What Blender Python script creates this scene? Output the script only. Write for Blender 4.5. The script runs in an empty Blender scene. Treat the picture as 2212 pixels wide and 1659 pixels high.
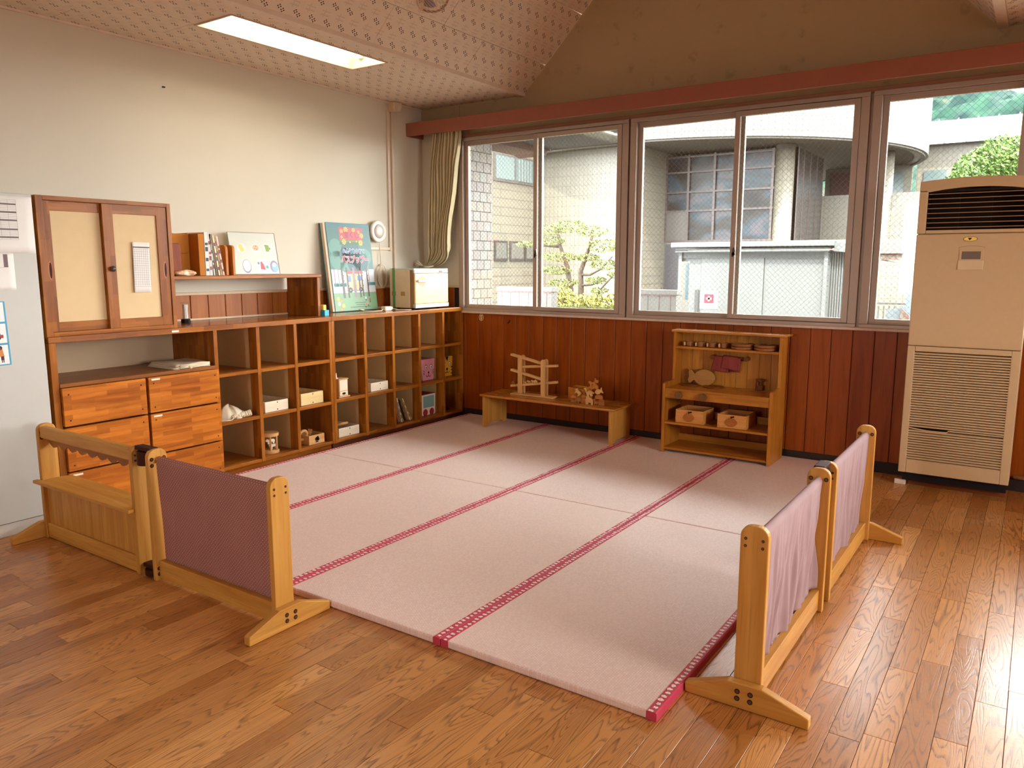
import bpy, bmesh, math, random
from math import sin, cos, pi, sqrt, radians
from mathutils import Vector, Matrix
random.seed(7)
SC = bpy.context.scene
COL = SC.collection

# ------------------------------------------------------------------ camera, world, sun, exposure
W_PX, H_PX, F_PX = 2212, 1659, 1674.1
CAM = Vector((4.6627, -5.4474, 1.35))
YAW, PIT, ROL = radians(34.156), radians(8.806), radians(0.035)
_f = Vector((-sin(YAW)*cos(PIT), cos(YAW)*cos(PIT), -sin(PIT)))
_r0 = Vector((cos(YAW), sin(YAW), 0)); _u0 = _r0.cross(_f)
_r = cos(ROL)*_r0 + sin(ROL)*_u0; _u = -sin(ROL)*_r0 + cos(ROL)*_u0
cd = bpy.data.cameras.new('camera'); cd.sensor_width = 36.0; cd.lens = F_PX/W_PX*36.0
cd.clip_start = 0.05; cd.clip_end = 400
cam = bpy.data.objects.new('camera', cd); COL.objects.link(cam)
mw = Matrix.Identity(4)
for i in range(3):
    mw[i][0] = _r[i]; mw[i][1] = _u[i]; mw[i][2] = -_f[i]; mw[i][3] = CAM[i]
cam.matrix_world = mw
SC.camera = cam

def project(p):
    d = Vector(p)-CAM; w = d.dot(_f)
    if w < 0.05: return None
    return (W_PX/2+F_PX*d.dot(_r)/w, H_PX/2-F_PX*d.dot(_u)/w, w)

SKY = 18.5
SUN = 13.0
wd = bpy.data.worlds.new('sky'); SC.world = wd; wd.use_nodes = True
bg = wd.node_tree.nodes['Background']; bg.inputs[0].default_value = (0.97, 0.975, .97, 1); bg.inputs[1].default_value = SKY
sl = bpy.data.lights.new('sun', 'SUN'); sl.energy = SUN; sl.angle = radians(1.0); sl.color = (1, .93, .80)
so = bpy.data.objects.new('sun', sl); COL.objects.link(so)
so.rotation_euler = Vector((0.22, -0.52, 0.83)).to_track_quat('Z', 'Y').to_euler()
SC.view_settings.view_transform = 'Standard'; SC.view_settings.look = 'None'
SC.view_settings.gamma = 1.0; SC.view_settings.use_curve_mapping = False
SC.view_settings.exposure = .87
SC.cycles.max_bounces = 10; SC.cycles.diffuse_bounces = 6; SC.cycles.glossy_bounces = 4
SC.cycles.transparent_max_bounces = 16; SC.cycles.sample_clamp_indirect = 6.0
SC.cycles.use_denoising = True; SC.cycles.caustics_reflective = False; SC.cycles.caustics_refractive = False

# daylight portals at the window openings, the rear one added for fill (they guide sampling, they emit nothing)
def portal(loc, rot, sx, sy):
    l = bpy.data.lights.new('window_portal', 'AREA'); l.shape = 'RECTANGLE'; l.size = sx; l.size_y = sy
    l.cycles.is_portal = True
    o = bpy.data.objects.new('window_portal', l); COL.objects.link(o); o.location = loc; o.rotation_euler = rot
RX, RY = 8.6, -8.6           # room extents (x to the right, y towards the camera side)
portal((4.45, 0.10, 1.68), (-pi/2, 0, 0), 8.0, 1.45)
portal((3.0, RY-.08, 1.6), (pi/2, 0, 0), .5, 1.4)
portal((RX+.08, -3.45, 1.65), (0, pi/2, 0), 1.5, 1.5)
# ------------------------------------------------------------------ node helpers and materials
def lin(c):
    return tuple(((v/255)/12.92 if v/255 <= .04045 else (((v/255)+.055)/1.055)**2.4) for v in c)
def C4(c): return (*lin(c), 1)

class Mat:
    def __init__(s, name, rough=.5, spec=.5, metal=0.0):
        s.m = bpy.data.materials.new(name); s.m.use_nodes = True
        s.nt = s.m.node_tree; s.b = s.nt.nodes['Principled BSDF']
        s.b.inputs['Roughness'].default_value = rough; s.b.inputs['Metallic'].default_value = metal
        s.b.inputs['Specular IOR Level'].default_value = spec
    def n(s, t, ins=None, **attr):
        o = s.nt.nodes.new('ShaderNode'+t)
        for k, v in attr.items(): setattr(o, k, v)
        for k, v in (ins or {}).items(): s.put(o.inputs[k], v)
        return o
    def put(s, sock, v):
        if isinstance(v, bpy.types.NodeSocket): s.nt.links.new(v, sock)
        else: sock.default_value = v
    def math(s, op, a, b=None, c=None, clamp=False):
        o = s.n('Math', operation=op); o.use_clamp = clamp; s.put(o.inputs[0], a)
        if b is not None: s.put(o.inputs[1], b)
        if c is not None: s.put(o.inputs[2], c)
        return o.outputs[0]
    def mix(s, f, a, b, mode='MIX'):
        o = s.n('Mix', data_type='RGBA', blend_type=mode); s.put(o.inputs[0], f); s.put(o.inputs[6], a); s.put(o.inputs[7], b)
        return o.outputs[2]
    def xyz(s, v):
        o = s.n('SeparateXYZ', {0: v}); return o.outputs[0], o.outputs[1], o.outputs[2]
    def vec(s, x, y, z=0.0):
        return s.n('CombineXYZ', {0: x, 1: y, 2: z}).outputs[0]
    def pos(s): return s.n('NewGeometry').outputs['Position']
    def uv(s): return s.n('TexCoord').outputs['UV']
    def noise(s, v, scale=5, detail=2, rough=.5, dist=0.0):
        return s.n('TexNoise', {'Vector': v, 'Scale': scale, 'Detail': detail, 'Roughness': rough, 'Distortion': dist}).outputs[0]
    def ramp(s, f, stops):
        o = s.n('ValToRGB', {0: f}); e = o.color_ramp.elements
        while len(e) < len(stops): e.new(0.5)
        for el, (p, c) in zip(e, stops): el.position = p; el.color = c if len(c) == 4 else (*c, 1)
        return o.outputs[0]
    def step(s, f, lo, hi):
        return s.n('MapRange', {0: f, 1: lo, 2: hi, 3: 0.0, 4: 1.0}).outputs[0]
    def bump(s, h, strength=.2, dist=.01):
        s.put(s.b.inputs['Normal'], s.n('Bump', {'Height': h, 'Strength': strength, 'Distance': dist}).outputs[0])
    def col(s, v): s.put(s.b.inputs['Base Color'], v)
    def rough(s, v): s.put(s.b.inputs['Roughness'], v)

MATS = {}
def plain(name, c, rough=.5, spec=.5, metal=0.0, var=.06, nscale=14, bump=0.0):
    if name in MATS: return MATS[name]
    k = Mat(name, rough, spec, metal); p = k.pos()
    a = C4(c); f = k.noise(p, nscale, 3)
    dark = tuple(v*(1-var*2) for v in a[:3])+(1,); light = tuple(min(1, v*(1+var)) for v in a[:3])+(1,)
    k.col(k.mix(f, dark, light))
    if bump: k.bump(k.noise(p, nscale*12, 2), bump, .004)
    MATS[name] = k.m; return k.m
def emis(name, c, strength):
    if name in MATS: return MATS[name]
    k = Mat(name); k.col(C4(c)); k.put(k.b.inputs['Emission Color'], C4(c)); k.put(k.b.inputs['Emission Strength'], strength)
    MATS[name] = k.m; return k.m

def wood(name, axis, c1, c2, c3=None, rough=.35, lam=None, grain=1.0, spec=.22, blockvar=.35):
    """axis: grain direction; lam=(length,width) of finger-jointed staves or None"""
    if name in MATS: return MATS[name]
    k = Mat(name, rough, spec); x, y, z = k.xyz(k.pos())
    oi = k.n('ObjectInfo').outputs['Random']
    al = {'x': x, 'y': y, 'z': z}[axis]; o1, o2 = {'x': (y, z), 'y': (x, z), 'z': (x, y)}[axis]
    off = k.math('MULTIPLY', oi, 7.3)
    ac = k.math('ADD', o1, o2)
    v = k.vec(k.math('MULTIPLY_ADD', al, 2.2*grain, off), k.math('MULTIPLY', o1, 26*grain), k.math('MULTIPLY', o2, 26*grain))
    g = k.noise(v, 1.0, 4, .6, .6)
    v2 = k.vec(k.math('MULTIPLY_ADD', al, 6*grain, off), k.math('MULTIPLY', o1, 190*grain), k.math('MULTIPLY', o2, 190*grain))
    g2 = k.noise(v2, 1.0, 2, .6)
    base = k.mix(k.step(g, .3, .72), C4(c1), C4(c2))
    base = k.mix(k.math('MULTIPLY', k.step(g2, .55, .8), .35), base, C4(c3 or tuple(v*.6 for v in c2)))
    if lam:
        br = k.n('TexBrick', {'Vector': k.vec(al, ac), 'Color1': (1, 1, 1, 1), 'Color2': (0, 0, 0, 1), 'Mortar': (.5, .5, .5, 1), 'Scale': 1.0,
              'Mortar Size': .0004, 'Mortar Smooth': .3, 'Bias': 0.0, 'Brick Width': lam[0], 'Row Height': lam[1]}, offset=.37)
        t = k.noise(k.vec(k.math('MULTIPLY', k.math('FLOOR', k.math('DIVIDE', ac, lam[1])), 3.7), k.math('MULTIPLY', al, 1.0/lam[0])), .9, 1)
        bw = k.n('RGBToBW', {0: br.outputs[0]}).outputs[0]
        tone = k.math('MULTIPLY_ADD', bw, blockvar, 1-blockvar*.62)
        base = k.mix(1.0, base, k.n('CombineColor', {0: tone, 1: k.math('POWER', tone, 1.25), 2: k.math('POWER', tone, 1.6)}).outputs[0], 'MULTIPLY')
    k.col(base)
    k.rough(k.math('MULTIPLY_ADD', g2, .15, rough-.07))
    k.bump(g2, .05, .002)
    MATS[name] = k.m; return k.m

OR1, OR2, OR3 = (170, 102, 32), (132, 70, 12), (86, 38, 6)
def orange_gloss(axis): return wood('orange_varnished_'+axis, axis, OR1, OR2, OR3, .2, lam=(.21, .032), blockvar=.42, spec=.5)
def pine_gloss(axis): return wood('pinetop_varnished_'+axis, axis, (192, 126, 46), (160, 94, 24), (116, 62, 14), .2, lam=(.3, .05), blockvar=.22, spec=.7)
def orange(axis): return wood('orange_laminate_'+axis, axis, OR1, OR2, OR3, .3, lam=(.21, .032), blockvar=.42)
def drawer_m(): return wood('orange_drawer_laminate', 'y', (202, 120, 36), (162, 84, 14), (104, 46, 6), .32, lam=(.19, .026), blockvar=.45)
def pine(axis): return wood('pine_'+axis, axis, (210, 156, 78), (182, 122, 46), (136, 80, 22), .42, grain=.8, lam=(1.3, .03), blockvar=.16)
def pinelam(axis): return wood('pinetop_'+axis, axis, (192, 126, 46), (160, 94, 24), (116, 62, 14), .3, lam=(.3, .05), blockvar=.22)
def toy(axis='x'): return wood('toy_beech_'+axis, axis, (222, 176, 116), (196, 146, 86), (150, 100, 56), .5)
def toyd(axis='x'): return wood('toy_walnut_'+axis, axis, (170, 112, 58), (138, 82, 38), (96, 52, 24), .5)
def panelw(): return wood('wainscot_veneer', 'z', (152, 74, 12), (124, 50, 3), (80, 30, 2), .38, grain=.7)
CREAM = (226, 203, 166)

def m_wall():
    k = Mat('cream_wallpaper', .8, .2); p = k.pos()
    f = k.noise(p, 1.3, 3); k.col(k.mix(f, C4((206, 196, 178)), C4((214, 205, 188))))
    k.bump(k.noise(p, 240, 2), .12, .002); return k.m
def m_gable():
    k = Mat('faded_print_wallpaper', .8, .2); x, y, z = k.xyz(k.pos())
    v = k.vec(x, z, 0)
    vo = k.n('TexVoronoi', {'Vector': v, 'Scale': 6.5, 'Randomness': .55})
    d = k.math('ADD', vo.outputs['Distance'], k.math('MULTIPLY', k.noise(v, 45, 3), .35))
    m = k.math('SUBTRACT', 1.0, k.step(d, .36, .46)); m = k.math('MULTIPLY', m, k.step(k.noise(v, 28, 3), .42, .6))
    k.col(k.mix(k.math('MULTIPLY', m, .5), C4((182, 162, 132)), C4((156, 138, 114))))
    k.bump(k.noise(v, 200, 2), .1, .002); return k.m
def m_ceiling(name, c=(226, 208, 190), hole=(84, 60, 48)):
    k = Mat(name, .75, .2); u, v, _ = k.xyz(k.uv()); cs = .11
    fu = k.math('FRACT', k.math('DIVIDE', u, cs)); fv = k.math('FRACT', k.math('DIVIDE', v, cs))
    def near(cx, cy, r):
        a = k.math('SUBTRACT', fu, cx); b = k.math('SUBTRACT', fv, cy)
        return k.math('LESS_THAN', k.math('ADD', k.math('MULTIPLY', a, a), k.math('MULTIPLY', b, b)), r*r)
    def grid(n, r):
        a = k.math('SUBTRACT', k.math('FRACT', k.math('MULTIPLY', fu, float(n))), .5); b = k.math('SUBTRACT', k.math('FRACT', k.math('MULTIPLY', fv, float(n))), .5)
        return k.math('LESS_THAN', k.math('ADD', k.math('MULTIPLY', a, a), k.math('MULTIPLY', b, b)), r*r)
    def diamond(cx, cy, d, r):
        a = k.math('ABSOLUTE', k.math('SUBTRACT', fu, cx)); b = k.math('ABSOLUTE', k.math('SUBTRACT', fv, cy))
        def dd(p, q): e = k.math('SUBTRACT', a, p); g = k.math('SUBTRACT', b, q); return k.math('ADD', k.math('MULTIPLY', e, e), k.math('MULTIPLY', g, g))
        return k.math('LESS_THAN', k.math('MINIMUM', dd(d, 0.0), dd(0.0, d)), r*r)
    big = k.math('MAXIMUM', diamond(.17, .20, .085, .04), diamond(.43, .34, .085, .04))
    band = k.math('MAXIMUM', k.math('LESS_THAN', k.math('ABSOLUTE', k.math('SUBTRACT', fv, .66)), .035), k.math('LESS_THAN', k.math('ABSOLUTE', k.math('SUBTRACT', fv, .85)), .035))
    band = k.math('MULTIPLY', band, k.math('LESS_THAN', k.math('ABSOLUTE', k.math('SUBTRACT', fu, .66)), .28))
    bandv = k.math('MULTIPLY', k.math('LESS_THAN', k.math('ABSOLUTE', k.math('SUBTRACT', fu, .75)), .035), k.math('GREATER_THAN', fv, .5))
    tiny = k.math('MULTIPLY', grid(18, .3), k.math('MAXIMUM', band, bandv))
    h = k.math('MAXIMUM', big, k.math('MULTIPLY', tiny, .55))
    k.col(k.mix(h, C4(c), C4(hole))); k.bump(k.math('SUBTRACT', 1.0, h), .3, .003); return k.m
def m_floor():
    k = Mat('oak_floor_plank', .3, .5); x, y, z = k.xyz(k.pos())
    g = k.n('NewGeometry'); r = k.math('FRACT', k.math('ADD', k.math('MULTIPLY', k.n('ObjectInfo').outputs['Random'], 13.7), g.outputs['Random Per Island']))
    off = k.math('MULTIPLY', r, 41.0)
    n1 = k.noise(k.vec(k.math('ADD', k.math('MULTIPLY', x, 15.0), off), k.math('MULTIPLY', y, 1.5), off), 1.0, 1.2, .45, .35)
    fr = k.math('FRACT', k.math('MULTIPLY', n1, 21.0))
    line = k.math('MULTIPLY', k.step(fr, .55, .86), k.math('SUBTRACT', 1.0, k.step(fr, .9, 1.0)))
    fine = k.noise(k.vec(k.math('ADD', k.math('MULTIPLY', x, 330.0), off), k.math('MULTIPLY', y, 9.0), off), 1.0, 2, .7)
    line = k.math('MULTIPLY', line, k.step(fine, .2, .62))
    tone = k.noise(k.vec(off, r, 0.0), 9.1, 0)
    base = k.mix(k.step(tone, .3, .7), C4((172, 110, 52)), C4((216, 154, 88)))
    base = k.mix(k.math('MULTIPLY', k.step(fine, .5, .85), .3), base, C4((120, 72, 34)))
    k.col(k.mix(k.math('MULTIPLY', line, .74), base, C4((84, 44, 16))))
    wear = k.noise(k.pos(), 1.6, 3)
    k.rough(k.math('MULTIPLY_ADD', wear, .26, .17))
    k.b.inputs['Specular IOR Level'].default_value = .5
    k.bump(k.math('ADD', k.math('MULTIPLY', k.noise(k.pos(), 55, 3), .8), k.math('MULTIPLY', line, -.3)), .12, .004); return k.m
def m_tatami():
    k = Mat('pink_woven_rush', .5, .5); x, y, z = k.xyz(k.pos())
    br = k.n('TexBrick', {'Vector': k.vec(y, x), 'Color1': (1, 1, 1, 1), 'Color2': (.35, .35, .35, 1), 'Mortar': (0, 0, 0, 1), 'Scale': 1.0,
          'Mortar Size': .0011, 'Mortar Smooth': .6, 'Brick Width': .0105, 'Row Height': .0085}, offset=.5)
    bw = k.n('RGBToBW', {0: br.outputs[0]}).outputs[0]
    f = k.noise(k.vec(k.math('MULTIPLY', x, 160), k.math('MULTIPLY', y, 300), 0), 1, 3)
    big = k.noise(k.pos(), 2.0, 3)
    c = k.mix(k.math('MULTIPLY_ADD', bw, .6, k.math('MULTIPLY', f, .4)), C4((220, 186, 176)), C4((250, 230, 222)))
    k.col(k.mix(k.math('MULTIPLY', k.step(big, .4, .7), .25), c, C4((240, 214, 196))))
    k.bump(k.math('ADD', bw, k.math('MULTIPLY', f, .5)), .35, .003); return k.m
def m_border():
    k = Mat('red_print_binding', .6, .3); u, v, _ = k.xyz(k.uv())     # u along in metres, v across 0..1
    t = k.math('DIVIDE', u, .024); i = k.math('FLOOR', t); fu = k.math('SUBTRACT', k.math('FRACT', t), .5)
    rnd = k.n('TexWhiteNoise', {'W': i}, noise_dimensions='1D').outputs[0]
    fv = k.math('MULTIPLY', k.math('ADD', k.math('SUBTRACT', v, .5), k.math('MULTIPLY', k.math('SUBTRACT', rnd, .5), .2)), 1.15)
    r = k.math('SQRT', k.math('ADD', k.math('MULTIPLY', fu, fu), k.math('MULTIPLY', fv, fv)))
    r = k.math('ADD', r, k.math('MULTIPLY', k.math('SUBTRACT', k.noise(k.vec(k.math('MULTIPLY', u, 190.), k.math('MULTIPLY', v, 5.), 0), 1, 1), .5), .45))
    dot = k.math('LESS_THAN', r, k.math('MULTIPLY_ADD', rnd, .10, .23))
    dark = k.math('MULTIPLY', k.math('LESS_THAN', r, .34), k.step(k.noise(k.vec(k.math('MULTIPLY', u, 260.), k.math('MULTIPLY', v, 7.), 3.), 1, 1), .6, .64))
    c = k.mix(dot, C4((198, 66, 88)), C4((246, 234, 226)))
    k.col(k.mix(k.math('MULTIPLY', dark, .75), c, C4((52, 20, 26)))); return k.m
def m_dots():
    k = Mat('mauve_pin_dot_cotton', .85, .15); x, y, z = k.xyz(k.pos())
    a = k.math('DIVIDE', k.math('ADD', x, z), .0155); b = k.math('DIVIDE', k.math('SUBTRACT', x, z), .0155)
    fa = k.math('SUBTRACT', k.math('FRACT', a), .5); fb = k.math('SUBTRACT', k.math('FRACT', b), .5)
    d = k.math('LESS_THAN', k.math('ADD', k.math('MULTIPLY', fa, fa), k.math('MULTIPLY', fb, fb)), .035)
    k.col(k.mix(k.math('MULTIPLY', d, .75), k.mix(k.noise(k.pos(), 7, 3), C4((150, 100, 94)), C4((168, 116, 108))), C4((226, 190, 180))))
    k.bump(k.noise(k.pos(), 500, 1), .1, .002); return k.m
def cloth(name, c1, c2, trans=0.0):
    k = Mat(name, .85, .15); k.col(k.mix(k.noise(k.pos(), 9, 3), C4(c1), C4(c2))); k.bump(k.noise(k.pos(), 420, 1), .1, .002)
    return k.m
def m_glass(name, tint=(.93, .955, .95), wire=True, refl=.05, haze=.0):
    k = Mat(name); nt = k.nt; out = nt.nodes['Material Output']
    tr = k.n('BsdfTransparent', {0: (*tint, 1)}); gl = k.n('BsdfGlossy', {'Roughness': .03, 'Color': (1, 1, 1, 1)})
    fr = k.n('LayerWeight', {'Blend': .35}).outputs['Facing']
    s = k.n('MixShader', {0: k.math('MULTIPLY_ADD', k.math('POWER', fr, 3.0), .4, refl), 1: tr.outputs[0], 2: gl.outputs[0]}).outputs[0]
    if wire:
        x, y, z = k.xyz(k.pos()); p = .036
        a = k.math('ABSOLUTE', k.math('SUBTRACT', k.math('FRACT', k.math('DIVIDE', k.math('ADD', x, z), p)), .5))
        b = k.math('ABSOLUTE', k.math('SUBTRACT', k.math('FRACT', k.math('DIVIDE', k.math('SUBTRACT', x, z), p)), .5))
        w = k.math('LESS_THAN', k.math('MINIMUM', a, b), .018)
        df = k.n('BsdfDiffuse', {0: C4((150, 150, 142))})
        s = k.n('MixShader', {0: k.math('MULTIPLY', w, .6), 1: s, 2: df.outputs[0]}).outputs[0]
    k.put(out.inputs[0], s); return k.m
def m_tile(name, c1, c2, mortar, bw, bh, axis='xz', rough=.4, off=.5, msize=.006):
    k = Mat(name, rough, .4); x, y, z = k.xyz(k.pos()); a = k.math('ADD', x, y) if axis == 'xz' else y
    br = k.n('TexBrick', {'Vector': k.vec(a, z), 'Color1': C4(c1), 'Color2': C4(c2), 'Mortar': C4(mortar), 'Scale': 1.0, 'Mortar Size': msize, 'Mortar Smooth': .2, 'Bias': 0., 'Brick Width': bw, 'Row Height': bh}, offset=off)
    k.col(br.outputs[0]); k.bump(k.n('RGBToBW', {0: br.outputs[0]}).outputs[0], .2, .01); return k.m
def m_leaf(name, c1, c2):
    k = Mat(name, .6, .3); g = k.n('NewGeometry').outputs['Random Per Island']
    k.col(k.mix(g, C4(c1), C4(c2))); k.b.inputs['Subsurface Weight'].default_value = 0; return k.m
def m_hill():
    k = Mat('wooded_hillside', .9, .1); p = k.pos()
    f = k.noise(p, .55, 4, .6); g = k.noise(p, .12, 3)
    c = k.mix(k.step(f, .35, .65), C4((5, 22, 22)), C4((18, 42, 32)))  # distance haze put into the tree colours as a blue-green tint
    k.col(k.mix(k.step(g, .66, .70), c, C4((58, 52, 44)))); return k.m

WALL, GABLE = m_wall(), m_gable()
CEIL = m_ceiling('perforated_ceiling_board')
FLOOR, TATAMI, BORDER, DOTS = m_floor(), m_tatami(), m_border(), m_dots()
MAUVE = cloth('mauve_draped_cotton', (154, 126, 128), (174, 146, 146))
CURT = cloth('olive_beige_curtain', (186, 170, 134), (204, 188, 152))
ROSE = cloth('rosy_brown_towel', (128, 54, 50), (146, 68, 60))
CANVAS = cloth('unbleached_canvas', (214, 198, 168), (228, 214, 188))
PANE = m_glass('wired_window_glass')
CLEAR = m_glass('clear_glass', (.96, .97, .97), False, .08)
DGLASS = m_glass('dusky_window_glass', (.30, .29, .28), False, .05)
ALU = plain('bronze_grey_aluminium', (168, 148, 134), .42, .5, .25, .03)
PINKB = plain('old_rose_painted_board', (152, 90, 72), .55, .3, 0, .04)
SILL = plain('worn_sill_paint', (204, 178, 160), .5, .4, 0, .12, 30)
BASEB = plain('dark_vinyl_baseboard', (46, 30, 24), .6, .3)
WHITE = plain('white_plastic', (226, 220, 208), .4)
PAPER = plain('white_paper', (232, 228, 222), .75, .2, 0, .02)
INK = plain('grey_print', (126, 112, 110), .8, .1, 0, .02)
BLACK = plain('black_ink', (28, 20, 20), .7, .2, 0, .02)
DARK = plain('dark_stained_hardwood', (66, 30, 16), .6, .15)
STEEL = plain('antiqued_screw_metal', (110, 86, 58), .35, .5, .8)
CREAMB = plain('cream_backing_board', (176, 146, 114), .6, .3, 0, .03)  # cream darkened to carry the shade inside niche and cubbies
# ------------------------------------------------------------------ mesh helpers
class MB:
    def __init__(s): s.v = []; s.f = []; s.mi = []; s.uv = {}; s.k = 0
    def add(s, vs, fs, uvs=None):
        o = len(s.v); s.v += [tuple(p) for p in vs]
        for j, f in enumerate(fs):
            if uvs: s.uv[len(s.f)] = uvs[j]
            s.f.append(tuple(i+o for i in f)); s.mi.append(s.k)
        return s
    def box(s, x0, x1, y0, y1, z0, z1):
        v = [(x, y, z) for z in (z0, z1) for y in (y0, y1) for x in (x0, x1)]
        return s.add(v, [(0, 2, 3, 1), (4, 5, 7, 6), (0, 1, 5, 4), (2, 6, 7, 3), (0, 4, 6, 2), (1, 3, 7, 5)])
    def prism(s, pts, ax, a0, a1):
        """pts 2D polygon in the two other axes (cyclic order kept x,y,z minus ax)"""
        def P(a, p):
            return {'x': (a, p[0], p[1]), 'y': (p[0], a, p[1]), 'z': (p[0], p[1], a)}[ax]
        n = len(pts); v = [P(a0, p) for p in pts]+[P(a1, p) for p in pts]
        f = [tuple(range(n-1, -1, -1)), tuple(range(n, 2*n))]+[(i, (i+1) % n, n+(i+1) % n, n+i) for i in range(n)]
        return s.add(v, f)
    def cyl(s, p0, p1, r, n=12, r1=None, cap=True):
        p0, p1 = Vector(p0), Vector(p1); d = (p1-p0).normalized(); a = d.orthogonal().normalized(); b = d.cross(a); r1 = r if r1 is None else r1
        v = []
        for p, q in ((p0, r), (p1, r1)):
            v += [p+a*q*cos(2*pi*i/n)+b*q*sin(2*pi*i/n) for i in range(n)]
        f = [(i, (i+1) % n, n+(i+1) % n, n+i) for i in range(n)]
        if cap: f += [tuple(range(n-1, -1, -1)), tuple(range(n, 2*n))]
        return s.add(v, f)
    def lathe(s, prof, c, n=20, ax='z'):
        """prof list of (r, h); c centre"""
        v = []; f = []; m = len(prof)
        for r, h in prof:
            for i in range(n):
                a = 2*pi*i/n; q = {'z': (r*cos(a), r*sin(a), h), 'x': (h, r*cos(a), r*sin(a)), 'y': (r*sin(a), h, r*cos(a))}[ax]
                v.append((c[0]+q[0], c[1]+q[1], c[2]+q[2]))
        for j in range(m-1):
            f += [(j*n+i, j*n+(i+1) % n, (j+1)*n+(i+1) % n, (j+1)*n+i) for i in range(n)]
        f += [tuple(range(n-1, -1, -1)), tuple(range((m-1)*n, m*n))]
        return s.add(v, f)
    def tube(s, pts, r, n=8):
        pts = [Vector(p) for p in pts]; v = []; f = []; a = None
        for i, p in enumerate(pts):
            d = (pts[min(i+1, len(pts)-1)]-pts[max(i-1, 0)]).normalized()
            a = d.orthogonal().normalized() if a is None else (a-d*a.dot(d)).normalized()
            b = d.cross(a); q = r[i] if isinstance(r, (list, tuple)) else r
            v += [p+a*q*cos(2*pi*j/n)+b*q*sin(2*pi*j/n) for j in range(n)]
        for i in range(len(pts)-1):
            f += [(i*n+j, i*n+(j+1) % n, (i+1)*n+(j+1) % n, (i+1)*n+j) for j in range(n)]
        f += [tuple(range(n-1, -1, -1)), tuple(range((len(pts)-1)*n, len(pts)*n))]
        return s.add(v, f)
    def grid(s, fn, nu, nv, wrap=False):
        v = [fn(i/nu, j/nv) for j in range(nv+1) for i in range(nu+1)]
        f = [(j*(nu+1)+i, j*(nu+1)+i+1, (j+1)*(nu+1)+i+1, (j+1)*(nu+1)+i) for j in range(nv) for i in range(nu)]
        return s.add(v, f)
    def poly(s, pts): return s.add(pts, [tuple(range(len(pts)))])
    def mat(s, i): s.k = i; return s
    def mesh(s, name, mats, smooth=False):
        me = bpy.data.meshes.new(name); me.from_pydata(s.v, [], s.f); me.validate()
        for m in (mats if isinstance(mats, (list, tuple)) else [mats]): me.materials.append(m)
        if len(me.polygons) == len(s.mi):
            me.polygons.foreach_set('material_index', s.mi)
            if s.uv:
                ul = me.uv_layers.new(name='UVMap')
                for p in me.polygons:
                    if p.index in s.uv:
                        for li, c in zip(p.loop_indices, s.uv[p.index]): ul.data[li].uv = c
        if smooth: me.polygons.foreach_set('use_smooth', [True]*len(me.polygons))
        bm = bmesh.new(); bm.from_mesh(me)
        bmesh.ops.recalc_face_normals(bm, faces=bm.faces); bm.to_mesh(me); bm.free()
        me.update(); return me

def link(name, me, parent=None):
    o = bpy.data.objects.new(name, me); COL.objects.link(o)
    if parent is not None:
        o.parent = parent; o.matrix_parent_inverse = Matrix.Translation(-world_loc(parent))
    return o
def world_loc(o):
    l = Vector((0, 0, 0))
    if o.type == 'EMPTY': l = Vector(o.location)
    return l
def part(name, mb, mats, parent=None, smooth=False, bev=0.0, seg=2, label=None):
    o = link(name, mb.mesh(name, mats, smooth), parent)
    if bev:
        m = o.modifiers.new('edge', 'BEVEL'); m.width = bev; m.segments = seg; m.limit_method = 'ANGLE'; m.angle_limit = radians(40)
    if smooth:
        m = o.modifiers.new('wn', 'WEIGHTED_NORMAL') if False else None
    if label: o['label'] = label
    return o
def tag(o, label, cat, group=None, kind=None):
    o['label'] = label; o['category'] = cat
    if group: o['group'] = group
    if kind: o['kind'] = kind
    return o
def thing(name, label, cat, loc=(0, 0, 0), group=None):
    o = bpy.data.objects.new(name, None); COL.objects.link(o); o.location = loc; o.empty_display_size = .05
    return tag(o, label, cat, group)
def struct(name, mb, mats, bev=0.0, **k):
    o = part(name, mb, mats, None, bev=bev, **k); o['kind'] = 'structure'; return o
def sempty(name, loc=(0, 0, 0)):
    o = bpy.data.objects.new(name, None); COL.objects.link(o); o.location = loc; o['kind'] = 'structure'; return o
def B(*a): return MB().box(*a)

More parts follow.
